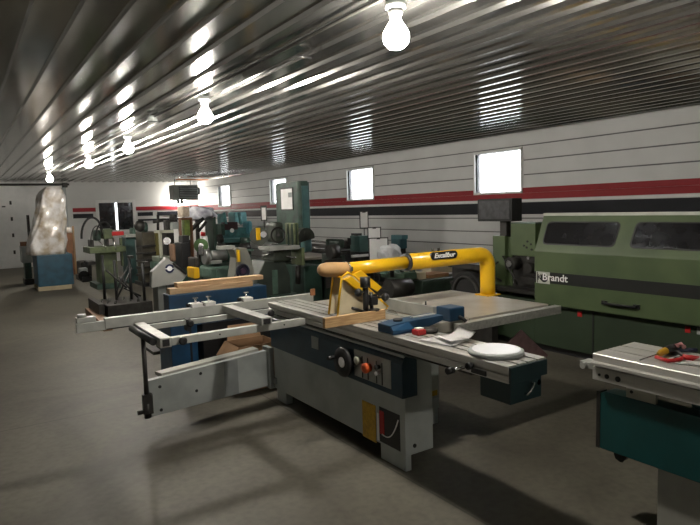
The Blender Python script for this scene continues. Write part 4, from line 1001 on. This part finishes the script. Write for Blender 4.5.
# plastic bag + small teal box by the wall
blob(387, 246, 404, 262, 7.6, .15, 9, mat('white_bag', (.75, .76, .78), .3, bump=.6, var=.2), 'plastic_bag', None)
tag(obj('dark_cabinet', pb(384, 262, 404, 275, 7.5, .4, .01, zbot=0), darkmetal), 'dark cabinet under the white plastic bag', 'cabinet')
bag = bpy.data.objects['plastic_bag']; tag(bag, 'white crumpled plastic bag behind the yellow pipe', 'bag')
tb = thing('teal_toolbox', 'small teal box on a dark stand behind the white plastic bag', 'box', (6.2, 8.8, 0))
obj('box', pb(391, 236.5, 407, 249, 8.9, .3, .01), mat('petrol', (.04, .14, .17), .45, var=.2), tb)
obj('lid', pb(391, 235.5, 408, 239.5, 8.85, .34, .006), mat('petrol_light', (.07, .2, .22), .45), tb)
obj('stand', pb(393, 248, 406, 280, 8.95, .2, zbot=0), darkmetal, tb)

# green jointer with boards behind the yellow pipe
J = thing('dark_green_planer', 'dark green planer with block-shaped clamps behind the yellow pipe', 'planer', (5.0, 6.4, 0))
yj = 5.9
obj('table', pb(381, 274, 417, 281, yj, .5, .012), mat('planer_green', (.06, .10, .065), .45, dirt=(.04, .07, .045)), J)
for (l, r, tt) in ((373, 387, 267), (396, 404, 266), (400, 415, 269)):
    obj('clamp_block', pb(l, tt, r, 275, yj+.1, .3, .02), sage, J)
obj('clamp_screw', B().cyl(at(392, 263, y=yj+.15), at(392, 277, y=yj+.15), .03).cyl(at(402, 262, y=yj+.15), at(402, 274, y=yj+.15), .025), darkmetal, J)
obj('body', pb(386, 280, 466, 297, yj+.05, .8, .04, zbot=.05), mat('body_green', (.03, .05, .035), .45, var=.3), J)
obj('roller', B().cyl(at(388, 289, y=yj), at(409, 287, y=yj), .12), darkmetal, J)
obj('base', pb(380, 296, 450, 300, yj, 1., zbot=0), black, J)
Wd = mat('cream_wood', (.55, .47, .32), .6, var=.15)
a_, b_ = at(417, 272, y=6.1), at(447, 276, y=6.1)
zt_ = at(430, 280, y=yj+.05).z
tag(obj('wooden_board', B().box(a_.x, at(426, 275, y=6.05).x, 6.05, 6.40, zt_+.002, zt_+.10, .003), Wd), 'cream wooden block on the dark green planer', 'board', 'boards on the green planer')
tag(obj('wooden_board', B().box(at(428, 275, y=6.05).x, at(449, 275, y=6.05).x, 6.05, 6.35, zt_+.002, zt_+.055, .003), mat('brown_board', (.32, .18, .09), .6)), 'brown wooden board on the dark green planer', 'board', 'boards on the green planer')
tag(obj('wooden_board', B().box(at(432, 270, y=6.4).x, at(466, 270, y=6.4).x, 6.42, 6.62, zt_+.002, zt_+.12, .003), Wd), 'long pale board lying behind the brown board on the planer', 'board', 'boards on the green planer')

# dark wheel machine between planer and edgebander
Dw = thing('black_feed_roller', 'large black wheel in a dark frame left of the green control pedestal', 'roller', (5.2, 5.9, 0))
q = at(478, 290, x=5.1)
obj('wheel', B().cyl((5.0, q.y+.1, .58), (5.12, q.y+.1, .58), .26, 40), rubber, Dw)
obj('wheel_rim', B().torus((4.995, q.y+.1, .58), (1, 0, 0), .20, .02), darkmetal, Dw)
obj('frame', B().box(5.12, 5.22, q.y-.2, q.y+.4, 0, .60), darkmetal, Dw)
obj('arm', B().box(5.14, 5.2, q.y-.1, q.y, .6, 1.0).box(5.14, 5.2, q.y-.1, q.y+.55, .86, .92), darkmetal, Dw)

# ================================================================== WORLD / RENDER
w = bpy.data.worlds.new('sky'); bpy.context.scene.world = w; w.use_nodes = True
bg = w.node_tree.nodes['Background']; bg.inputs[0].default_value = (.93, .97, 1, 1); bg.inputs[1].default_value = 14.
for (ya, yb) in WY:
    ld = bpy.data.lights.new('portal', 'AREA'); ld.shape = 'RECTANGLE'; ld.size = yb-ya; ld.size_y = WZ1-WZ0
    ld.cycles.is_portal = True
    lo = bpy.data.objects.new('portal', ld); C.objects.link(lo); lo.location = (XR+.15, (ya+yb)/2, (WZ0+WZ1)/2)
    lo.rotation_euler = (PI/2, 0, PI/2)
sc_ = bpy.context.scene
sc_.view_settings.view_transform = 'Standard'; sc_.view_settings.look = 'None'; sc_.view_settings.gamma = 1
sc_.view_settings.exposure = 0; sc_.view_settings.use_curve_mapping = False
try:
    sc_.cycles.use_denoising = True; sc_.cycles.denoiser = 'OPENIMAGEDENOISE'
    sc_.cycles.max_bounces = 6; sc_.cycles.caustics_reflective = False; sc_.cycles.sample_clamp_indirect = 6
except Exception as e: print(e)
